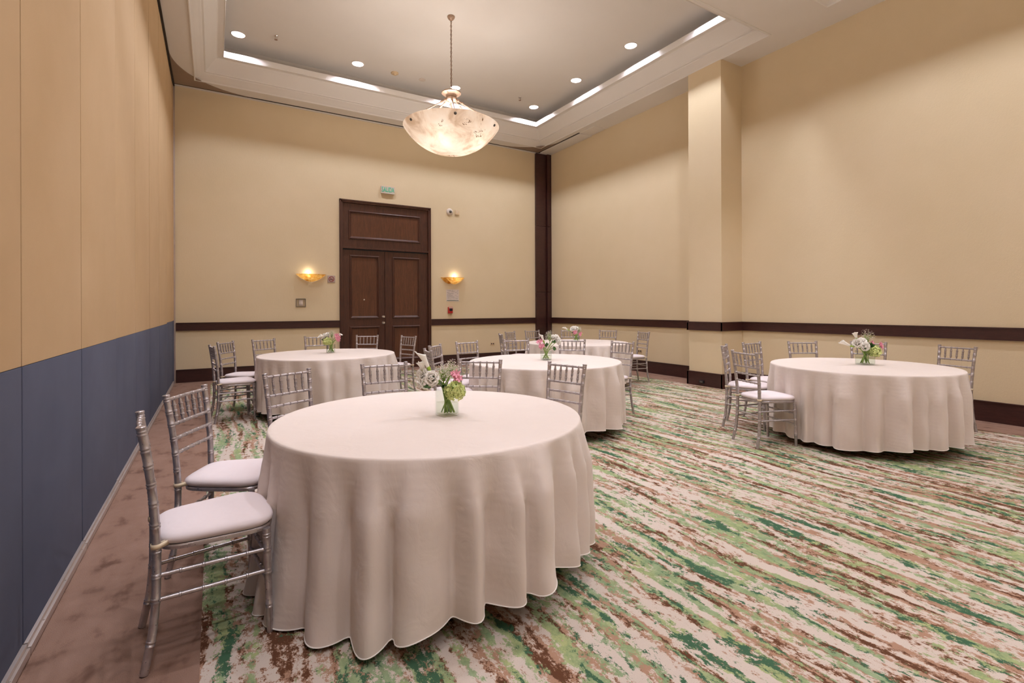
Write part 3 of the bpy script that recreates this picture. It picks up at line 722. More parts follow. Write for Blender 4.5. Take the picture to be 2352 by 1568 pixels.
obj('alarm_handle', box(BM(), -0.03, 0.044, -0.06, -0.045, 0.06, 0.115, 0.006), 'black', fa, 30); obj('alarm_lip', box(BM(), -0.05, 0.05, -0.055, -0.045, 0.125, 0.145, 0.003), 'white_pl', fa, 30); obj('alarm_pull', box(BM(), -0.044, 0.05, -0.062, -0.045, 0.012, 0.04, 0.006), 'red_pl', fa, 30)
def outlet(label, loc, rz):
    o = empty('wall_outlet', loc, rz); tag(o, label, 'outlet', 'wall outlets')
    obj('outlet_plate', box(BM(), -0.06, 0.06, -0.008, 0, -0.038, 0.038, 0.003), 'cream_pl', o, 30)
    for a in (-0.026, 0.026):
        obj('socket', ylathe([(0, 0), (0.017, 0), (0.016, 0.003), (0, 0.003)], 14, (a, -0.008, 0)), 'black', o, 40)
outlet('cream wall outlet low on the back wall between doors and corner post', (6.074, YB, 0.466), 0)
outlet('cream wall outlet low on the right wall by the far corner table', (XR, 7.74, 0.437), -PI / 2)
ob = empty('baseboard_outlet', (XCOL - 0.026, 5.71, 0.05), -PI / 2); tag(ob, 'small black outlet low on the column baseboard', 'outlet')
obj('outlet_body', box(BM(), -0.05, 0.05, -0.02, 0, 0, 0.05, 0.005), 'black', ob, 30); obj('outlet_flap', box(BM(), -0.03, 0.03, -0.026, -0.018, 0.01, 0.04, 0.003), 'steel', ob, 30)

# ------------------------------------------------------------------ tables and cloths
TABLES = {  # key: centre, rim radius, hem gap, fold seed, description
    'c': ((1.053, 2.646), 0.836, 0.022, 1, 'the front table nearest the camera'),
    'd': ((1.32, 7.018), 0.868, 0.03, 2, 'the table in front of the doors'),
    'e': ((3.257, 4.708), 0.865, 0.035, 3, 'the middle table'),
    'f': ((5.508, 6.952), 0.888, 0.04, 4, 'the far table by the corner post'),
    'g': ((5.705, 2.551), 0.82, 0.07, 5, 'the right table by the wall'),
}
ZT_ = 0.757
def interp_az(tab, th):
    d = math.degrees(th) % 360
    t = sorted((k % 360, v) for k, v in tab); t = [(t[-1][0] - 360, t[-1][1])] + t + [(t[0][0] + 360, t[0][1])]
    for (a0, v0), (a1, v1) in zip(t, t[1:]):
        if a0 <= d <= a1:
            f = (d - a0) / max(1e-6, a1 - a0); f = f * f * (3 - 2 * f); return v0 + (v1 - v0) * f
    return t[0][1]
def cloth(R, gap, seed, pool=None, seats=()):
    rnd = random.Random(seed * 17 + 5); N = 27
    ph = [rnd.uniform(0, 2 * PI) for _ in range(6)]
    am = [rnd.uniform(0.55, 1.15) for _ in range(N)]; sk = [rnd.choice((0.55, 0.62, 1.5, 1.8, 2.0)) * rnd.uniform(0.9, 1.1) for _ in range(N)]
    wd = [rnd.uniform(0.75, 1.3) for _ in range(N)]; cum = [0]
    for w_ in wd: cum.append(cum[-1] + w_)
    tot = cum[-1]; cum = [c_ / tot for c_ in cum]
    def wave(th):
        q = (th / (2 * PI)) % 1.0
        for i in range(N):
            if cum[i] <= q <= cum[i + 1]:
                f = (q - cum[i]) / (cum[i + 1] - cum[i]); f = f ** sk[i]
                return am[i] * max(0.0, math.sin(PI * f)) ** 0.7 * (wd[i] ** 0.5)
        return 0.0
    n = 480; bm = BM()
    rows = []
    prof = [(R * s_, ZT_) for s_ in (0.2, 0.45, 0.7, 0.88, 0.96)] + [(R - 0.010, ZT_ - 0.0005), (R - 0.004, ZT_ - 0.003), (R - 0.0005, ZT_ - 0.009)]
    for r, z in prof: rows.append([bm.verts.new((r * math.cos(2 * PI * k / n), r * math.sin(2 * PI * k / n), z)) for k in range(n)])
    m = 28
    ws = [wave(2 * PI * k / n) for k in range(n)]
    for k in range(n):                                   # folds pressed flatter where a chair stands against the cloth
        near = min([abs((360 * k / n - z_ + 180) % 360 - 180) for z_ in seats] or [99])
        ws[k] *= 0.62 + 0.38 * min(1, max(0, (near - 14) / 10))
    gp = [interp_az(gap, 2 * PI * k / n) for k in range(n)]
    for j in range(1, m + 1):
        t = (j / m) ** 1.2
        g = min(1, t / 0.30); g = g ** 0.8 * (0.72 + 0.28 * t)
        blur = max(1, int(6 * (1 - t * 1.9)))
        row = []
        for k in range(n):
            th = 2 * PI * k / n
            wv = sum(ws[(k + q) % n] for q in range(-blur, blur + 1)) / (2 * blur + 1)
            extra = 0.0
            if pool:
                d = math.atan2(math.sin(th - pool[0]), math.cos(th - pool[0])); extra = pool[1] * math.exp(-(d / pool[2]) ** 2) * t ** 2.0
            r = R + 0.004 * t - 0.040 * g + 0.118 * g * wv + extra * (0.7 + 0.6 * wv) + 0.0035 * math.sin(7 * th + 9 * t + ph[5]) * t + 0.003 * math.sin(17 * th - 14 * t + ph[4]) * t
            z = ZT_ - 0.009 - (ZT_ - gp[k] - 0.009) * t + 0.004 * t * math.sin(9 * th + ph[3])
            row.append(bm.verts.new((r * math.cos(th), r * math.sin(th), max(z, 0.007))))
        rows.append(row)
    c = bm.verts.new((0, 0, ZT_))
    for k in range(n): bm.faces.new((c, rows[0][k], rows[0][(k + 1) % n]))
    for a, b in zip(rows, rows[1:]):
        for k in range(n): bm.faces.new((a[k], b[k], b[(k + 1) % n], a[(k + 1) % n]))
    hem = [v.co.copy() for v in rows[-1]]
    return bm, hem
SEATS = {'c': (187, 154, 118, 85, 52, 21), 'd': (180, 147, 121, 88, 60, 25), 'e': (169, 136, 105, 74, 42, 7), 'f': (157, 119, 95, 57, 28, -13), 'g': (118, 158, 87, 55, 22, -14)}
GAPS = {'c': [(-175, .012), (-155, .012), (-132, .03), (-112, .085), (-95, .125), (-75, .15), (-55, .135), (-30, .11), (0, .09), (90, .06), (150, .02)],
        'd': [(-160, .11), (-130, .12), (0, .12), (90, .1)], 'e': [(-90, .122), (-45, .1), (90, .1), (180, .11)], 'f': [(0, .11), (180, .12)],
        'g': [(170, .068), (-155, .073), (-145, .085), (-131, .112), (-107, .136), (-75, .13), (20, .1), (90, .08)]}
for key, (ctr, R, gap, seed, desc) in TABLES.items():
    t = empty('round_table', (ctr[0], ctr[1], 0)); tag(t, 'round folding banquet table hidden under the cloth of ' + desc, 'table', 'round banquet tables')
    obj('tabletop', lathe(BM(), [(0, 0.735), (R - 0.02, 0.735), (R - 0.012, 0.74), (R - 0.012, 0.752), (R - 0.016, 0.7555), (0, 0.7555)], 48), 'table', t, 30)
    for sx in (-1, 1):
        for sy in (-1, 1):
            obj('leg', tube(BM(), [(sx * 0.34, sy * 0.32, 0.735), (sx * 0.36, sy * 0.34, 0.0)], 0.014, 8), 'steel', t, 40)
        obj('brace', tube(BM(), [(sx * 0.355, -0.33, 0.25), (sx * 0.355, 0.33, 0.25)], 0.01, 8), 'steel', t, 40)
    bm, hem = cloth(R, GAPS[key], seed, (math.radians(-168), 0.06, 0.55) if key == 'c' else None, SEATS[key])
    cl = obj('tablecloth', bm, 'linen', None, 70, (ctr[0], ctr[1], 0)); tag(cl, {'c': 'ivory floor-length cloth on the front table, the largest and nearest', 'd': 'ivory cloth on the round table in front of the dark doors', 'e': 'ivory cloth on the middle round table, just behind the front one', 'f': 'ivory cloth on the farthest round table by the corner post', 'g': 'ivory cloth on the round table at the right by the wall'}[key], 'tablecloth', 'ivory round tablecloths')
    obj('hem', tube(BM(), hem + [hem[0]], 0.0028, 5, False), 'hem', cl, 60)

# ------------------------------------------------------------------ silver chairs
def make_chair():
    r = empty('banquet_chair')
    prof = [(0.0, -0.238), (0.06, -0.224), (0.14, -0.209), (0.25, -0.199), (0.36, -0.196), (0.46, -0.196), (0.58, -0.201), (0.70, -0.212), (0.82, -0.228), (0.905, -0.242)]
    def yz(z):
        for (z0, y0), (z1, y1) in zip(prof, prof[1:]):
            if z0 <= z <= z1:
                f = (z - z0) / (z1 - z0); return y0 + (y1 - y0) * f
        return prof[-1][1]
    def ysm(z): return (yz(max(0, z - 0.03)) + yz(z) * 2 + yz(min(0.905, z + 0.03))) / 4
    def xz(z): return 0.157 + (0.018 * (z - 0.45) / 0.455 if z > 0.45 else 0.022 * ((0.45 - z) / 0.45) ** 1.6)
    LV = [0.893, 0.765, 0.692, 0.618]              # back rail heights
    for s in (-1, 1):
        kn = [0.045 + 0.06, 0.255, 0.345, 0.44, 0.535, 0.618, 0.692, 0.765, 0.828, 0.893]
        pts, rad = knotted(lambda q: Vector((s * xz(q * 0.905), ysm(q * 0.905), q * 0.905)), 0.905, lambda q: 0.0150 - 0.0012 * abs(q - 0.5), [k_ / 0.905 for k_ in kn if k_ < 0.9], 0.0042, 1.13, 18, True)
        d = (pts[-1] - pts[-2]).normalized()
        top = pts[-1]
        pts += [top + d * 0.001, top + d * 0.006, top + d * 0.012, top + d * 0.0145, top + d * 0.015]; rad += [0.0148, 0.0165, 0.0172, 0.0150, 0.006]
        obj('back_post', tube(BM(), pts, rad, 12), 'silver', r, 45)
    def rod(name, a, b, rr, kn, seg=10):
        a, b = Vector(a), Vector(b); L = (b - a).length
        pts, rad = knotted(lambda q: a.lerp(b, q), L, rr, kn, 0.0045, 1.3, 4)
        return obj(name, tube(BM(), pts, rad, seg), 'silver', r, 45)
    for i, z in enumerate(LV):
        bow = -0.006
        a, b = Vector((-xz(z), ysm(z), z)), Vector((xz(z), ysm(z), z)); L = (b - a).length
        pts, rad = knotted(lambda q: a.lerp(b, q) + Vector((0, bow * math.sin(PI * q), 0)), L, 0.0088, [0.045, 0.955] + [1 / 6 * q for q in range(1, 6)], 0.0045, 1.28, 12)
        obj('back_rail', tube(BM(), pts, rad, 10), 'silver', r, 45)
    for q in range(1, 6):
        u = q / 6 * 2 - 1
        a = Vector((u * xz(LV[1]), ysm(LV[1]) - 0.005, LV[1])); b = Vector((u * xz(LV[0]), ysm(LV[0]) - 0.005, LV[0])); L = (b - a).length
        base = lambda t: 0.0045 + 0.0042 * min(1, (1 - abs(2 * t - 1)) / 0.45)
        pts, rad = knotted(lambda t: a.lerp(b, t), L, base, [0.28, 0.5, 0.72], 0.0048, 1.32, 8)
        obj('spindle', tube(BM(), pts, rad, 10), 'silver', r, 45)
    XF, YFt = 0.186, 0.178
    for s in (-1, 1):
        pts, rad = knotted(lambda q: Vector((s * (XF - 0.010 * (1 - q) * 0 + 0.004 * (1 - q)), YFt + 0.012 * (1 - q), q * 0.435)), 0.435, lambda q: 0.0128 + 0.0025 * q, [0.26, 0.59, 0.80, 0.93], 0.0042, 1.13, 8, True)
        obj('leg', tube(BM(), pts, rad, 12), 'silver', r, 45)
        for z in (0.345, 0.255):
            rod('side_stretcher', (s * xz(z), ysm(z), z), (s * (XF + 0.002), YFt + 0.004, z + 0.004), 0.0082, [0.2, 0.4, 0.6, 0.8])
    for z in (0.315, 0.215): rod('front_stretcher', (-XF, YFt + 0.004, z), (XF, YFt + 0.004, z), 0.0082, [0.2, 0.4, 0.6, 0.8])
    for z in (0.30,): rod('rear_stretcher', (-xz(z), ysm(z), z), (xz(z), ysm(z), z), 0.0082, [0.2, 0.4, 0.6, 0.8])
    # seat plan: wider and rounded at the front
    def plan(k, n, gx=0.0):
        a = 2 * PI * k / n; c, s = math.cos(a), math.sin(a)
        e = 0.42
        u = math.copysign(abs(c) ** e, c); v = math.copysign(abs(s) ** e, s)
        hw = 0.183 + 0.022 * v
        return (u * (hw + gx), v * (0.197 + gx) + 0.008 + 0.014 * (1 - u * u) * (1 if v > 0 else 0) * v)
    def loft(layers, n=48, dome=None):
        bm = BM(); rings = []
        for gx, z in layers: rings.append([bm.verts.new((*plan(k, n, gx), z)) for k in range(n)])
        for a, b in zip(rings, rings[1:]):
            for k in range(n): bm.faces.new((a[k], a[(k + 1) % n], b[(k + 1) % n], b[k]))
        bm.faces.new(rings[0][::-1]); bm.faces.new(rings[-1]); return bm
    obj('seat_frame', loft([(-0.006, 0.425), (0.0, 0.428), (0.002, 0.440), (-0.002, 0.446)]), 'silver', r, 45)
    cush = obj('seat_cushion', loft([(-0.015, 0.4465), (-0.004, 0.448), (0.004, 0.458), (0.006, 0.467), (0.002, 0.477), (-0.010, 0.486), (-0.030, 0.4915), (-0.07, 0.4945), (-0.12, 0.4955)]), 'cushion', r, 60)
    for s in (-1, 1):
        z = 0.462; cx, cy = s * xz(z), ysm(z); bm = BM()
        loop = []
        for q in range(15):
            a = math.radians(-60 - 240 * q / 14) if s < 0 else math.radians(-120 + 240 * q / 14)
            loop.append((cx + 0.0172 * math.sin(math.radians(-150 + 300 * q / 14)) , cy - 0.0172 * math.cos(math.radians(-150 + 300 * q / 14))))
        inner = (cx * 0.90, cy + 0.045)
        loop = [inner] + loop + [inner]
        lo = [bm.verts.new((x, y, z - 0.012)) for x, y in loop]; hi = [bm.verts.new((x, y, z + 0.006)) for x, y in loop]
        for k in range(len(loop) - 1): bm.faces.new((lo[k], lo[k + 1], hi[k + 1], hi[k]))
        so = obj('cushion_strap', bm, 'strap', cush, 60)
        md = so.modifiers.new('thickness', 'SOLIDIFY'); md.thickness = 0.002; md.offset = 1
    return r
CH = {
 'c': [((-0.253, 2.456), -173.5, 'silver bamboo-style chair nearest the camera, at the left edge of the front table'),
       ((-0.083, 3.19), 153, 'silver chair with white cushion second from the camera along the blue partition'),
       ((0.463, 3.769), 119.5, 'silver chair behind the front table, leftmost of the four backs above it'),
       ((1.174, 3.953), 89, 'silver chair behind the front table, just left of its flower vase'),
       ((1.946, 3.775), 51.5, 'silver chair behind the front table, just right of its flower vase'),
       ((2.405, 3.167), 15, 'silver chair behind the front table, rightmost, against the middle cloth')],
 'd': [((0.065, 7.02), -172, 'silver chair with white cushion at the near left of the table before the doors'),
       ((0.134, 7.803), 148, 'silver chair half hidden behind the left chair of the table before the doors'),
       ((0.657, 8.119), 121, 'silver chair against the tan wall, left behind the table before the doors'),
       ((1.428, 8.546), 88, 'silver chair behind the flowers on the table before the doors'),
       ((2.20, 8.38), 60, 'silver chair in front of the left door leaf'),
       ((2.71, 7.78), 20, 'silver chair in front of the right door leaf, right of the table')],
 'e': [((1.984, 4.988), 170, 'silver chair left of the middle table, the nearer of the overlapping pair'),
       ((2.311, 5.613), 136, 'silver chair left of the middle table, the farther of the overlapping pair'),
       ((2.91, 5.93), 103, 'silver chair behind the left edge of the middle table'),
       ((3.64, 5.92), 75, 'silver chair behind the middle table, left of its flower vase'),
       ((4.25, 5.50), 47, 'silver chair behind the middle table, right of its flower vase'),
       ((4.59, 4.841), 8, 'silver chair at the right side of the middle table facing left')],
 'f': [((4.269, 7.475), 158, 'silver chair at the left of the far table, the nearer of two'),
       ((4.838, 8.149), 120, 'silver chair behind the left of the far table, left of the corner post'),
       ((5.455, 8.24), 97, 'silver chair right in front of the dark corner post'),
       ((6.236, 8.101), 55, 'silver chair behind the flowers on the far table'),
       ((6.789, 7.573), 29, 'silver chair behind the far table near the right wall'),
       ((6.80, 6.66), -13, 'silver chair at the right end of the far table by the right wall')],
 'g': [((5.119, 3.715), 118.5, 'silver chair seen edge-on at the far left of the right table'),
       ((4.561, 3.027), 162, 'silver chair with white cushion in front, left of the right table'),
       ((5.832, 3.832), 90, 'silver chair behind the two left chairs of the right table'),
       ((6.501, 3.573), 58, 'silver chair behind the right table, left of its flower vase'),
       ((7.04, 3.052), 23, 'silver chair behind the flowers on the right table'),
       ((7.109, 2.203), -14, 'silver chair at the right end of the right table by the wall')],
}
GRP = {'c': 'silver chairs around the front table', 'd': 'silver chairs around the table before the doors', 'e': 'silver chairs around the middle table', 'f': 'silver chairs around the far table', 'g': 'silver chairs around the right table'}
chair0 = make_chair(); first = True
FIN = 0.243
for key, lst in CH.items():
    ctr, R = TABLES[key][0], TABLES[key][1]
    for (mx, my), az, lab in lst:
        a = math.radians(az); n_in = Vector((-math.cos(a), -math.sin(a)))
        p = Vector((mx, my))
        d = p - Vector(ctr)
        lim = R + 0.475
        if d.length < lim: p = Vector(ctr) + d.normalized() * lim
        o = p + n_in * FIN
        rz = math.atan2(n_in.y, n_in.x) - PI / 2
        c = chair0 if first else dup(chair0, (0, 0, 0), 0); first = False
        c.location = (o.x, o.y, 0.003 if o.x > -0.05 else 0.003); c.rotation_euler = (0, 0, rz)
        tag(c, lab, 'chair', GRP[key])

# ------------------------------------------------------------------ flower vases
RT_ = Vector((0.8576, -0.5143, 0)); TW = Vector((-0.5143, -0.8576, 0)); UP = Vector((0, 0, 1))
def rsq(hs, rc, n=6):
    pts = []
    for q, (sx, sy) in enumerate(((1, 1), (-1, 1), (-1, -1), (1, -1))):
        for k in range(n + 1):
            a = PI / 2 * (q + k / n); pts.append((sx * (hs - rc) + rc * math.cos(a), sy * (hs - rc) + rc * math.sin(a)))
    return pts
def loft_xy(bm, rings, cap0=False, cap1=False):
    vr = [[bm.verts.new(p) for p in r] for r in rings]
    for a, b in zip(vr, vr[1:]):
        for k in range(len(a)): bm.faces.new((a[k], a[(k + 1) % len(a)], b[(k + 1) % len(a)], b[k]))
    if cap0: bm.faces.new(vr[0][::-1])
    if cap1: bm.faces.new(vr[-1])
    return bm
def make_vase(loc, rz, side, h, rc, label):
    v = empty('flower_vase', loc, rz); tag(v, label, 'vase', 'glass flower vases')
    R3 = lambda hs, r_, z: [(x, y, z) for x, y in rsq(hs, r_)]
    s = side / 2
    bm = BM(); loft_xy(bm, [R3(s - 0.006, rc * 0.7, 0.008), R3(s - 0.005, rc * 0.75, 0.014), R3(s - 0.004, rc * 0.8, h), R3(s - 0.001, rc, h + 0.001), R3(s, rc, h - 0.001), R3(s, rc, 0.006), R3(s - 0.006, rc * 0.8, 0.0)], True, True)
    obj('vase_glass', bm, 'glass', v, 50)
    bm = BM(); loft_xy(bm, [R3(s - 0.0065, rc * 0.7, 0.012), R3(s - 0.0055, rc * 0.75, 0.016), R3(s - 0.0055, rc * 0.75, h * 0.5)], True, True)
    obj('water', bm, 'water', v, 50)
    return v
def orient(bm, d, pos, spin=0.0):
    q = Vector(d).normalized().to_track_quat('Z', 'Y').to_matrix().to_4x4()
    bmesh.ops.transform(bm, matrix=Matrix.Translation(pos) @ q @ Matrix.Rotation(spin, 4, 'Z'), verts=bm.verts)
def petal(bm, L, W, cup, curl, n=5, m=4, base=0.25):
    rows = []
    for i in range(n + 1):
        t = i / n; wd = W * (base * (1 - t) + math.sin(PI * min(1, t * 0.86 + 0.06)) ** 0.8)
        rows.append([bm.verts.new((wd * u * 0.5, cup * (1 - u * u) * -1 * t + curl * t * t + 0.0, L * t)) for u in [-1 + 2 * k / m for k in range(m + 1)]])
    vs = [v for r_ in rows for v in r_]
    for a, b in zip(rows, rows[1:]):
        for k in range(m): bm.faces.new((a[k], a[k + 1], b[k + 1], b[k]))
    return vs
def rose_mesh(r, rnd):
    bm = BM()
    for layer, (n, rad, L, tilt, cup) in enumerate(((1, 0.0, 1.05, 0, 0), (3, 0.16, 1.12, 6, 0.3), (4, 0.32, 1.15, 14, 0.35), (5, 0.5, 1.1, 24, 0.3), (5, 0.62, 0.98, 42, 0.28))):
        if layer == 0:
            lathe(bm, [(0.0, 0.0), (0.3 * r, 0.2 * r), (0.3 * r, 0.8 * r), (0.16 * r, 1.02 * r), (0.05 * r, 0.9 * r), (0, 0.8 * r)], 12); continue
        for k in range(n):
            vs = petal(bm, L * r * 1.15, 1.45 * r * (0.55 + rad * 0.75), cup * r * -0.6, -0.25 * r if layer > 2 else 0.12 * r, 6, 6, 0.6)
            mt = Matrix.Rotation(2 * PI * (k + 0.5 * layer) / n + rnd.uniform(-.2, .2), 4, 'Z') @ Matrix.Translation((0, -rad * r * 0.75, 0)) @ Matrix.Rotation(math.radians(tilt), 4, 'X')
            bmesh.ops.transform(bm, matrix=mt, verts=vs)
    bmesh.ops.translate(bm, verts=bm.verts, vec=(0, 0, -0.55 * r)); return bm
def calla_mesh(L, rmax, flare=1.0):
    bm = BM(); n, m = 22, 12; rows = []
    for j in range(m + 1):
        t = j / m; r = 0.006 + (rmax - 0.006) * (t ** 1.25)
        row = []
        for k in range(n + 1):
            a = -PI * 1.06 + 2 * PI * 1.06 * k / n          # overlapping wrap, mouth opens at a=+-pi
            lip = (0.5 + 0.5 * math.cos(a)) ** 1.5
            z = L * t * (0.74 + 0.26 * lip * t ** 0.5)
            rr = r * (1 + 0.12 * (k / n - 0.5)) * (1 + 0.45 * flare * max(0, t - 0.72) * (1.2 + lip))
            row.append(bm.verts.new((rr * math.sin(a), -rr * math.cos(a) - 0.35 * rmax * flare * lip * max(0, t - 0.6), z)))
        rows.append(row)
    for a, b in zip(rows, rows[1:]):
        for k in range(n): bm.faces.new((a[k], a[k + 1], b[k + 1], b[k]))
    tip = tube(BM(), [(0, -rmax * 1.05 - 0.35 * rmax * 0.4 * flare, L * 0.985), (0, -rmax * 1.25, L * 1.04), (0.002, -rmax * 1.5, L * 1.07)], [0.004, 0.0025, 0.0008], 5)
    me = bpy.data.meshes.new('t'); tip.to_mesh(me); bm.from_mesh(me); tip.free(); bpy.data.meshes.remove(me)
    return bm
def floret(bm, pos, nrm, s, rnd, n=4):
    q = Vector(nrm).normalized().to_track_quat('Z', 'Y').to_matrix().to_4x4(); sp = rnd.uniform(0, 6.28)
    for k in range(n):
        a = sp + 2 * PI * k / n; c_, s_ = math.cos(a), math.sin(a)
        pts = [(0, 0, 0), (0.55 * s * c_ - 0.42 * s * s_, 0.55 * s * s_ + 0.42 * s * c_, 0.12 * s), (s * c_, s * s_, rnd.uniform(0, .35) * s), (0.55 * s * c_ + 0.42 * s * s_, 0.55 * s * s_ - 0.42 * s * c_, 0.12 * s)]
        vs = [bm.verts.new(Vector(pos) + (q @ Vector(p))) for p in pts]; bm.faces.new(vs)
def hydrangea_mesh(rx, rz_, rnd):
    bm = BM()
    for k in range(240):
        u = -0.8 + 1.8 * (k + rnd.random()) / 240; a = k * 2.39996 + rnd.uniform(-.25, .25); rr = math.sqrt(max(0, 1 - u * u)); d = Vector((rr * math.cos(a), rr * math.sin(a), u))
        j = rnd.uniform(0.82, 1.08)
        floret(bm, (d.x * rx * j, d.y * rx * j, d.z * rz_ * j), d + Vector((rnd.uniform(-.7, .7), rnd.uniform(-.7, .7), rnd.uniform(-.7, .7))), rx * rnd.uniform(0.17, 0.26), rnd)
    return bm
def lily_mesh(s, rnd):
    bm = BM()
    for k in range(6):
        vs = petal(bm, s, s * 0.48, 0.08 * s, -0.35 * s, 5, 4, 0.3)
        bmesh.ops.transform(bm, matrix=Matrix.Rotation(2 * PI * k / 6, 4, 'Z') @ Matrix.Rotation(math.radians(38 if k % 2 else 48), 4, 'X'), verts=vs)
    return bm
def breath_mesh(rx, rz_, rnd, base, n=320):
    bm = BM(); st_ = BM()
    for k in range(n):
        u = rnd.random() ** 0.5; a = rnd.uniform(0, 2 * PI); c_ = rnd.uniform(-0.8, 1)
        rr = math.sqrt(max(0, 1 - c_ * c_)) * u
        p = Vector((rx * rr * math.cos(a), rx * rr * math.sin(a), rz_ * c_ * u))
        bmesh.ops.create_icosphere(bm, subdivisions=1, radius=rnd.uniform(0.0013, 0.0027), matrix=Matrix.Translation(p))
        if k % 4 == 0: tube(st_, [Vector(base) * 0.5 + Vector((rnd.uniform(-.01, .01), rnd.uniform(-.01, .01), 0)), p * 0.6, p], 0.0006, 3, False)
    return bm, st_
def leaf_mesh(L, W):
    bm = BM(); rows = []
    for i in range(7):
        t = i / 6; wd = W * math.sin(PI * t) ** 0.8 + 0.0005
        rows.append([bm.verts.new((u * wd / 2, -0.18 * L * t * t + 0.08 * W * abs(u), L * t)) for u in (-1, 0, 1)])
    for a, b in zip(rows, rows[1:]):
        for k in range(2): bm.faces.new((a[k], a[k + 1], b[k + 1], b[k]))
    return bm
def solid(o, th=0.0009):
    md = o.modifiers.new('thickness', 'SOLIDIFY'); md.thickness = th; md.offset = 0
    return o
def arrange(base, h, specs, where, seed):
    """specs: (kind, dx right, dz up, dt toward camera, size, direction, label)"""
    rnd = random.Random(seed); B = Vector(base)
    for (kind, dx, dz, dt, s, dr_, lab) in specs:
        head = B + RT_ * dx + UP * dz + TW * dt
        neck = B + RT_ * (dx * 0.10 + rnd.uniform(-.02, .02)) + TW * rnd.uniform(-.02, .02) + UP * (h * 0.95)
        foot = B + RT_ * (-math.copysign(0.022, dx) + rnd.uniform(-.022, .022)) + TW * rnd.uniform(-.028, .028) + UP * 0.016
        lim = 0.040
        for q in (neck, foot):
            v = Vector((q.x - B.x, q.y - B.y, 0))
            if v.length > lim: v = v.normalized() * lim; q.x = B.x + v.x; q.y = B.y + v.y
        d = Vector(dr_[0] * RT_ + dr_[1] * UP + dr_[2] * TW).normalized() if dr_ else (head - neck).normalized()
        full = lab + ' in the vase on ' + where
        e = empty({'rose': 'white_rose', 'calla': 'calla_lily', 'hyd': 'hydrangea', 'pink': 'pink_lily', 'breath': 'babys_breath', 'leaf': 'leaf_sprig'}[kind], foot)
        cat = {'leaf': 'leaf'}.get(kind, 'flower'); tag(e, full, cat, 'flowers on the tables')
        L0 = head - foot
        stem_end = L0
        if kind == 'calla':
            L = s; stem_end = L0 - d * 0.0
            bm = calla_mesh(L, L * 0.135 if L > 0.1 else L * 0.24, 0.7 if L > 0.1 else 1.2); orient(bm, d, L0, rnd.uniform(-0.6, 0.6)); solid(obj('spathe', bm, 'petal_calla', e, 60))
            bm = lathe(BM(), [(0.0035, -0.01), (0.0068, 0.0), (0.0085 , 0.012), (0.0105, 0.026), (0.0108, 0.032)], 12, cap0=False, cap1=False); orient(bm, d, L0); obj('throat', bm, 'calla_green', e, 60)
            bm = tube(BM(), [(0, 0, 0.01), (0, 0, L * 0.3), (0, 0, L * 0.55)], [0.003, 0.0035, 0.001], 6); orient(bm, d, L0); obj('spadix', bm, 'spadix', e, 60)
        elif kind == 'rose':
            bm = rose_mesh(s, rnd); orient(bm, d, L0, rnd.uniform(0, 6)); solid(obj('bloom', bm, 'petal_white', e, 60))
            bm = BM()
            for k in range(5):
                vs = petal(bm, s * 0.9, s * 0.35, 0, -0.3 * s, 4, 2, 0.4); bmesh.ops.transform(bm, matrix=Matrix.Rotation(2 * PI * k / 5, 4, 'Z') @ Matrix.Translation((0, 0, -0.62 * s)) @ Matrix.Rotation(math.radians(50), 4, 'X'), verts=vs)
            orient(bm, d, L0); solid(obj('sepals', bm, 'leaf', e, 60))
            stem_end = L0 - d * s * 0.5
        elif kind == 'hyd':
            bm = hydrangea_mesh(s, s * 0.95, rnd); bmesh.ops.translate(bm, verts=bm.verts, vec=L0); solid(obj('flower_head', bm, 'petal_lime', e), 0.0006)
            bm = BM(); bmesh.ops.create_icosphere(bm, subdivisions=2, radius=s * 0.70, matrix=Matrix.Translation(L0)); obj('flower_core', bm, 'stem', e, 60)
        elif kind == 'pink':
            for k in range(3):
                bm = lily_mesh(s, rnd); off = RT_ * rnd.uniform(-.6, .6) * s + UP * rnd.uniform(-.6, .6) * s + TW * rnd.uniform(-.2, .5) * s
                orient(bm, d + RT_ * rnd.uniform(-.6, .6) + TW * rnd.uniform(0.1, .8), L0 + off); solid(obj('bloom', bm, 'petal_pink', e, 60), 0.0007)
        elif kind == 'breath':
            bm, st_ = breath_mesh(s, s * 1.15, rnd, (0, 0, -1.6 * s)); bmesh.ops.translate(bm, verts=bm.verts, vec=L0); bmesh.ops.translate(st_, verts=st_.verts, vec=L0)
            o = obj('blossoms', bm, 'breath', e); o['kind'] = 'stuff'; obj('twigs', st_, 'stem', e)
            stem_end = L0 - UP * s * 0.6
        elif kind == 'leaf':
            bm = BM()
            for k in range(4):
                b2 = leaf_mesh(s * rnd.uniform(0.8, 1.1), s * 0.5); orient(b2, d + RT_ * rnd.uniform(-.7, .7) + UP * rnd.uniform(-.5, .5) + TW * rnd.uniform(-.3, .7), L0 - d * s * 0.4 * rnd.random(), rnd.uniform(0, 6))
                solid(obj('leaf', b2, 'leaf', e, 60), 0.0006)
            bm.free()
        # curved stem through the vase neck
        n0 = neck - foot; pts = []
        for q in range(11):
            t = q / 10
            if t < 0.5: pts.append((Vector((0, 0, 0))).lerp(n0, t * 2))
            else:
                u = (t - 0.5) * 2; c1 = n0 + n0.normalized() * (stem_end - n0).length * 0.4
                pts.append((1 - u) ** 2 * n0 + 2 * u * (1 - u) * c1 + u * u * stem_end)
        obj('stem', tube(BM(), pts, 0.0055 if kind in ('calla', 'hyd') else 0.0036, 7), 'stem', e, 60)
ZV = ZT_ + 0.0008
make_vase((1.118, 2.575, ZV), math.radians(-31 + 40), 0.102, 0.148, 0.012, 'square clear glass vase on the front table nearest the camera')
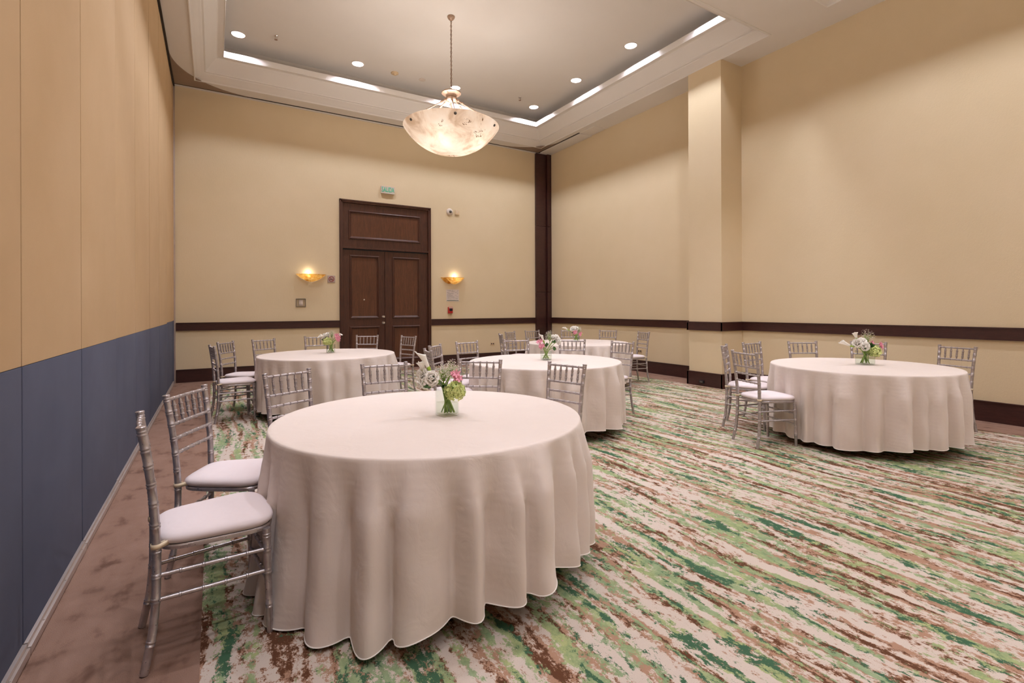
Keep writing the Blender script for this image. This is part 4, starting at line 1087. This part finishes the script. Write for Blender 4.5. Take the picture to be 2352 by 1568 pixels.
arrange((1.118, 2.575, ZV), 0.148, [
    ('calla', -0.088, 0.245, 0.02, 0.135, (-0.45, 0.9, 0.1), 'tall rolled white calla lily pointing up'),
    ('calla', -0.128, 0.235, 0.0, 0.085, (-0.2, 0.9, 0.35), 'short open white calla lily at the left'),
    ('rose', -0.079, 0.212, 0.045, 0.033, (-0.15, 0.15, 1), 'large open white rose facing front'),
    ('rose', -0.138, 0.232, 0.02, 0.030, (-0.6, 0.4, 0.6), 'upper left white rose'),
    ('rose', -0.146, 0.190, 0.03, 0.027, (-0.9, -0.1, 0.5), 'lower left white rosebud'),
    ('breath', -0.018, 0.238, 0.0, 0.058, None, 'cloud of tiny white blossoms'),
    ('breath', 0.02, 0.255, -0.04, 0.05, None, 'rear cloud of tiny white blossoms'),
    ('pink', 0.062, 0.216, 0.01, 0.026, (0.6, 0.5, 0.5), 'pink lily cluster at the right'),
    ('pink', 0.03, 0.232, 0.0, 0.020, (0.2, 0.7, 0.6), 'smaller pink lily cluster'),
    ('hyd', 0.050, 0.140, 0.035, 0.053, None, 'lime green hydrangea hanging over the rim'),
    ('leaf', -0.09, 0.175, 0.03, 0.05, (-1, -0.1, 0.4), 'dark green leaves under the roses'),
    ('leaf', -0.02, 0.165, 0.02, 0.055, (0, 0.5, 0.6), 'dark green leaves above the rim')], 'the front table', 11)
make_vase((1.375, 7.13, ZV), math.radians(-31 + 12), 0.106, 0.115, 0.018, 'clear glass vase on the table in front of the doors')
arrange((1.375, 7.13, ZV), 0.115, [
    ('calla', -0.06, 0.215, 0.02, 0.10, (-0.85, 0.25, 0.3), 'white calla lily leaning left'),
    ('rose', -0.085, 0.225, 0.02, 0.034, (-0.7, 0.3, 0.6), 'white rose at the left'),
    ('rose', -0.05, 0.245, 0.0, 0.032, (-0.3, 0.6, 0.6), 'upper white rose'),
    ('calla', 0.095, 0.225, 0.01, 0.07, (0.8, 0.5, 0.1), 'small white calla lily pointing right'),
    ('pink', 0.094, 0.236, 0.02, 0.032, (0.4, 0.4, 0.7), 'upper pink lily cluster'),
    ('pink', 0.112, 0.188, 0.02, 0.032, (0.7, 0.0, 0.7), 'lower pink lily cluster'),
    ('hyd', -0.035, 0.155, 0.03, 0.056, None, 'lime green hydrangea'),
    ('breath', 0.012, 0.255, 0.0, 0.055, None, 'cloud of tiny white blossoms'),
    ('leaf', -0.08, 0.185, 0.02, 0.05, (-0.8, -0.2, 0.5), 'dark green leaves')], 'the table before the doors', 12)
make_vase((3.30, 4.74, ZV), math.radians(-31 + 20), 0.112, 0.105, 0.022, 'clear glass vase on the middle table')
arrange((3.30, 4.74, ZV), 0.105, [
    ('calla', -0.022, 0.20, 0.02, 0.12, (-0.35, 0.9, 0.2), 'upright white calla lily at the left'),
    ('pink', -0.075, 0.205, 0.02, 0.030, (-0.4, 0.6, 0.6), 'upper pink lily cluster'),
    ('pink', -0.058, 0.160, 0.03, 0.032, (-0.4, 0.2, 0.8), 'lower pink lily cluster'),
    ('breath', 0.045, 0.272, 0.0, 0.065, None, 'cloud of tiny white blossoms'),
    ('rose', 0.128, 0.250, 0.01, 0.036, (0.7, 0.4, 0.5), 'upper white rose at the right'),
    ('rose', 0.145, 0.215, 0.02, 0.034, (0.9, 0.0, 0.4), 'lower white rose at the right'),
    ('rose', 0.095, 0.265, 0.0, 0.028, (0.3, 0.8, 0.4), 'small white rose by the blossoms'),
    ('leaf', 0.075, 0.205, 0.02, 0.06, (0.6, 0.5, 0.4), 'dark green leaves below the roses'),
    ('leaf', 0.0, 0.165, 0.02, 0.06, (0.0, 0.8, 0.4), 'green leaves at the centre'),
    ('leaf', 0.09, 0.14, 0.01, 0.05, (0.5, -0.8, 0.2), 'drooping dark leaf')], 'the middle table', 13)
make_vase((5.56, 7.04, ZV), math.radians(-31 + 5), 0.112, 0.115, 0.03, 'clear glass vase on the far table')
arrange((5.56, 7.04, ZV), 0.115, [
    ('calla', -0.135, 0.205, 0.02, 0.125, (-0.8, 0.5, 0.15), 'white calla lily pointing far left'),
    ('rose', -0.06, 0.232, 0.02, 0.040, (-0.3, 0.5, 0.7), 'white rose at the left'),
    ('rose', -0.005, 0.240, 0.0, 0.038, (0.1, 0.7, 0.6), 'white rose at the top'),
    ('breath', 0.05, 0.225, -0.01, 0.05, None, 'cloud of tiny white blossoms'),
    ('pink', -0.02, 0.165, 0.04, 0.042, (0, 0.2, 1), 'large pink lily cluster'),
    ('pink', 0.055, 0.135, 0.03, 0.032, (0.6, 0, 0.7), 'small pink lily cluster'),
    ('leaf', -0.06, 0.17, 0.02, 0.06, (-0.6, 0.2, 0.6), 'dark green leaves'),
    ('hyd', 0.085, 0.13, 0.0, 0.03, None, 'small lime green hydrangea')], 'the far table', 14)
make_vase((5.80, 2.545, ZV), math.radians(-31 + 8), 0.140, 0.145, 0.03, 'wide clear glass vase on the right table')
arrange((5.80, 2.545, ZV), 0.145, [
    ('calla', -0.092, 0.262, 0.01, 0.095, (-0.4, 0.9, 0.2), 'open white calla lily at the top'),
    ('calla', -0.145, 0.190, 0.02, 0.165, (-0.92, 0.38, 0.1), 'long white calla lily pointing left'),
    ('rose', -0.10, 0.225, 0.03, 0.036, (-0.6, 0.2, 0.7), 'left white rose'),
    ('rose', -0.032, 0.192, 0.05, 0.036, (0, 0, 1), 'front white rose'),
    ('rose', -0.036, 0.246, 0.01, 0.034, (-0.1, 0.7, 0.6), 'upper white rose'),
    ('breath', 0.028, 0.285, -0.01, 0.075, None, 'cloud of tiny white blossoms'),
    ('pink', 0.125, 0.2, 0.02, 0.036, (0.7, 0.2, 0.6), 'bright pink lily cluster at the right'),
    ('pink', 0.066, 0.222, 0.01, 0.026, (0.3, 0.5, 0.7), 'pale pink lily cluster'),
    ('hyd', 0.075, 0.135, 0.03, 0.058, None, 'lime green hydrangea'),
    ('leaf', -0.02, 0.16, 0.04, 0.06, (-0.2, 0.4, 0.7), 'dark green leaves'),
    ('leaf', 0.04, 0.19, 0.02, 0.06, (0.3, 0.6, 0.4), 'inner green leaves')], 'the right table', 15)
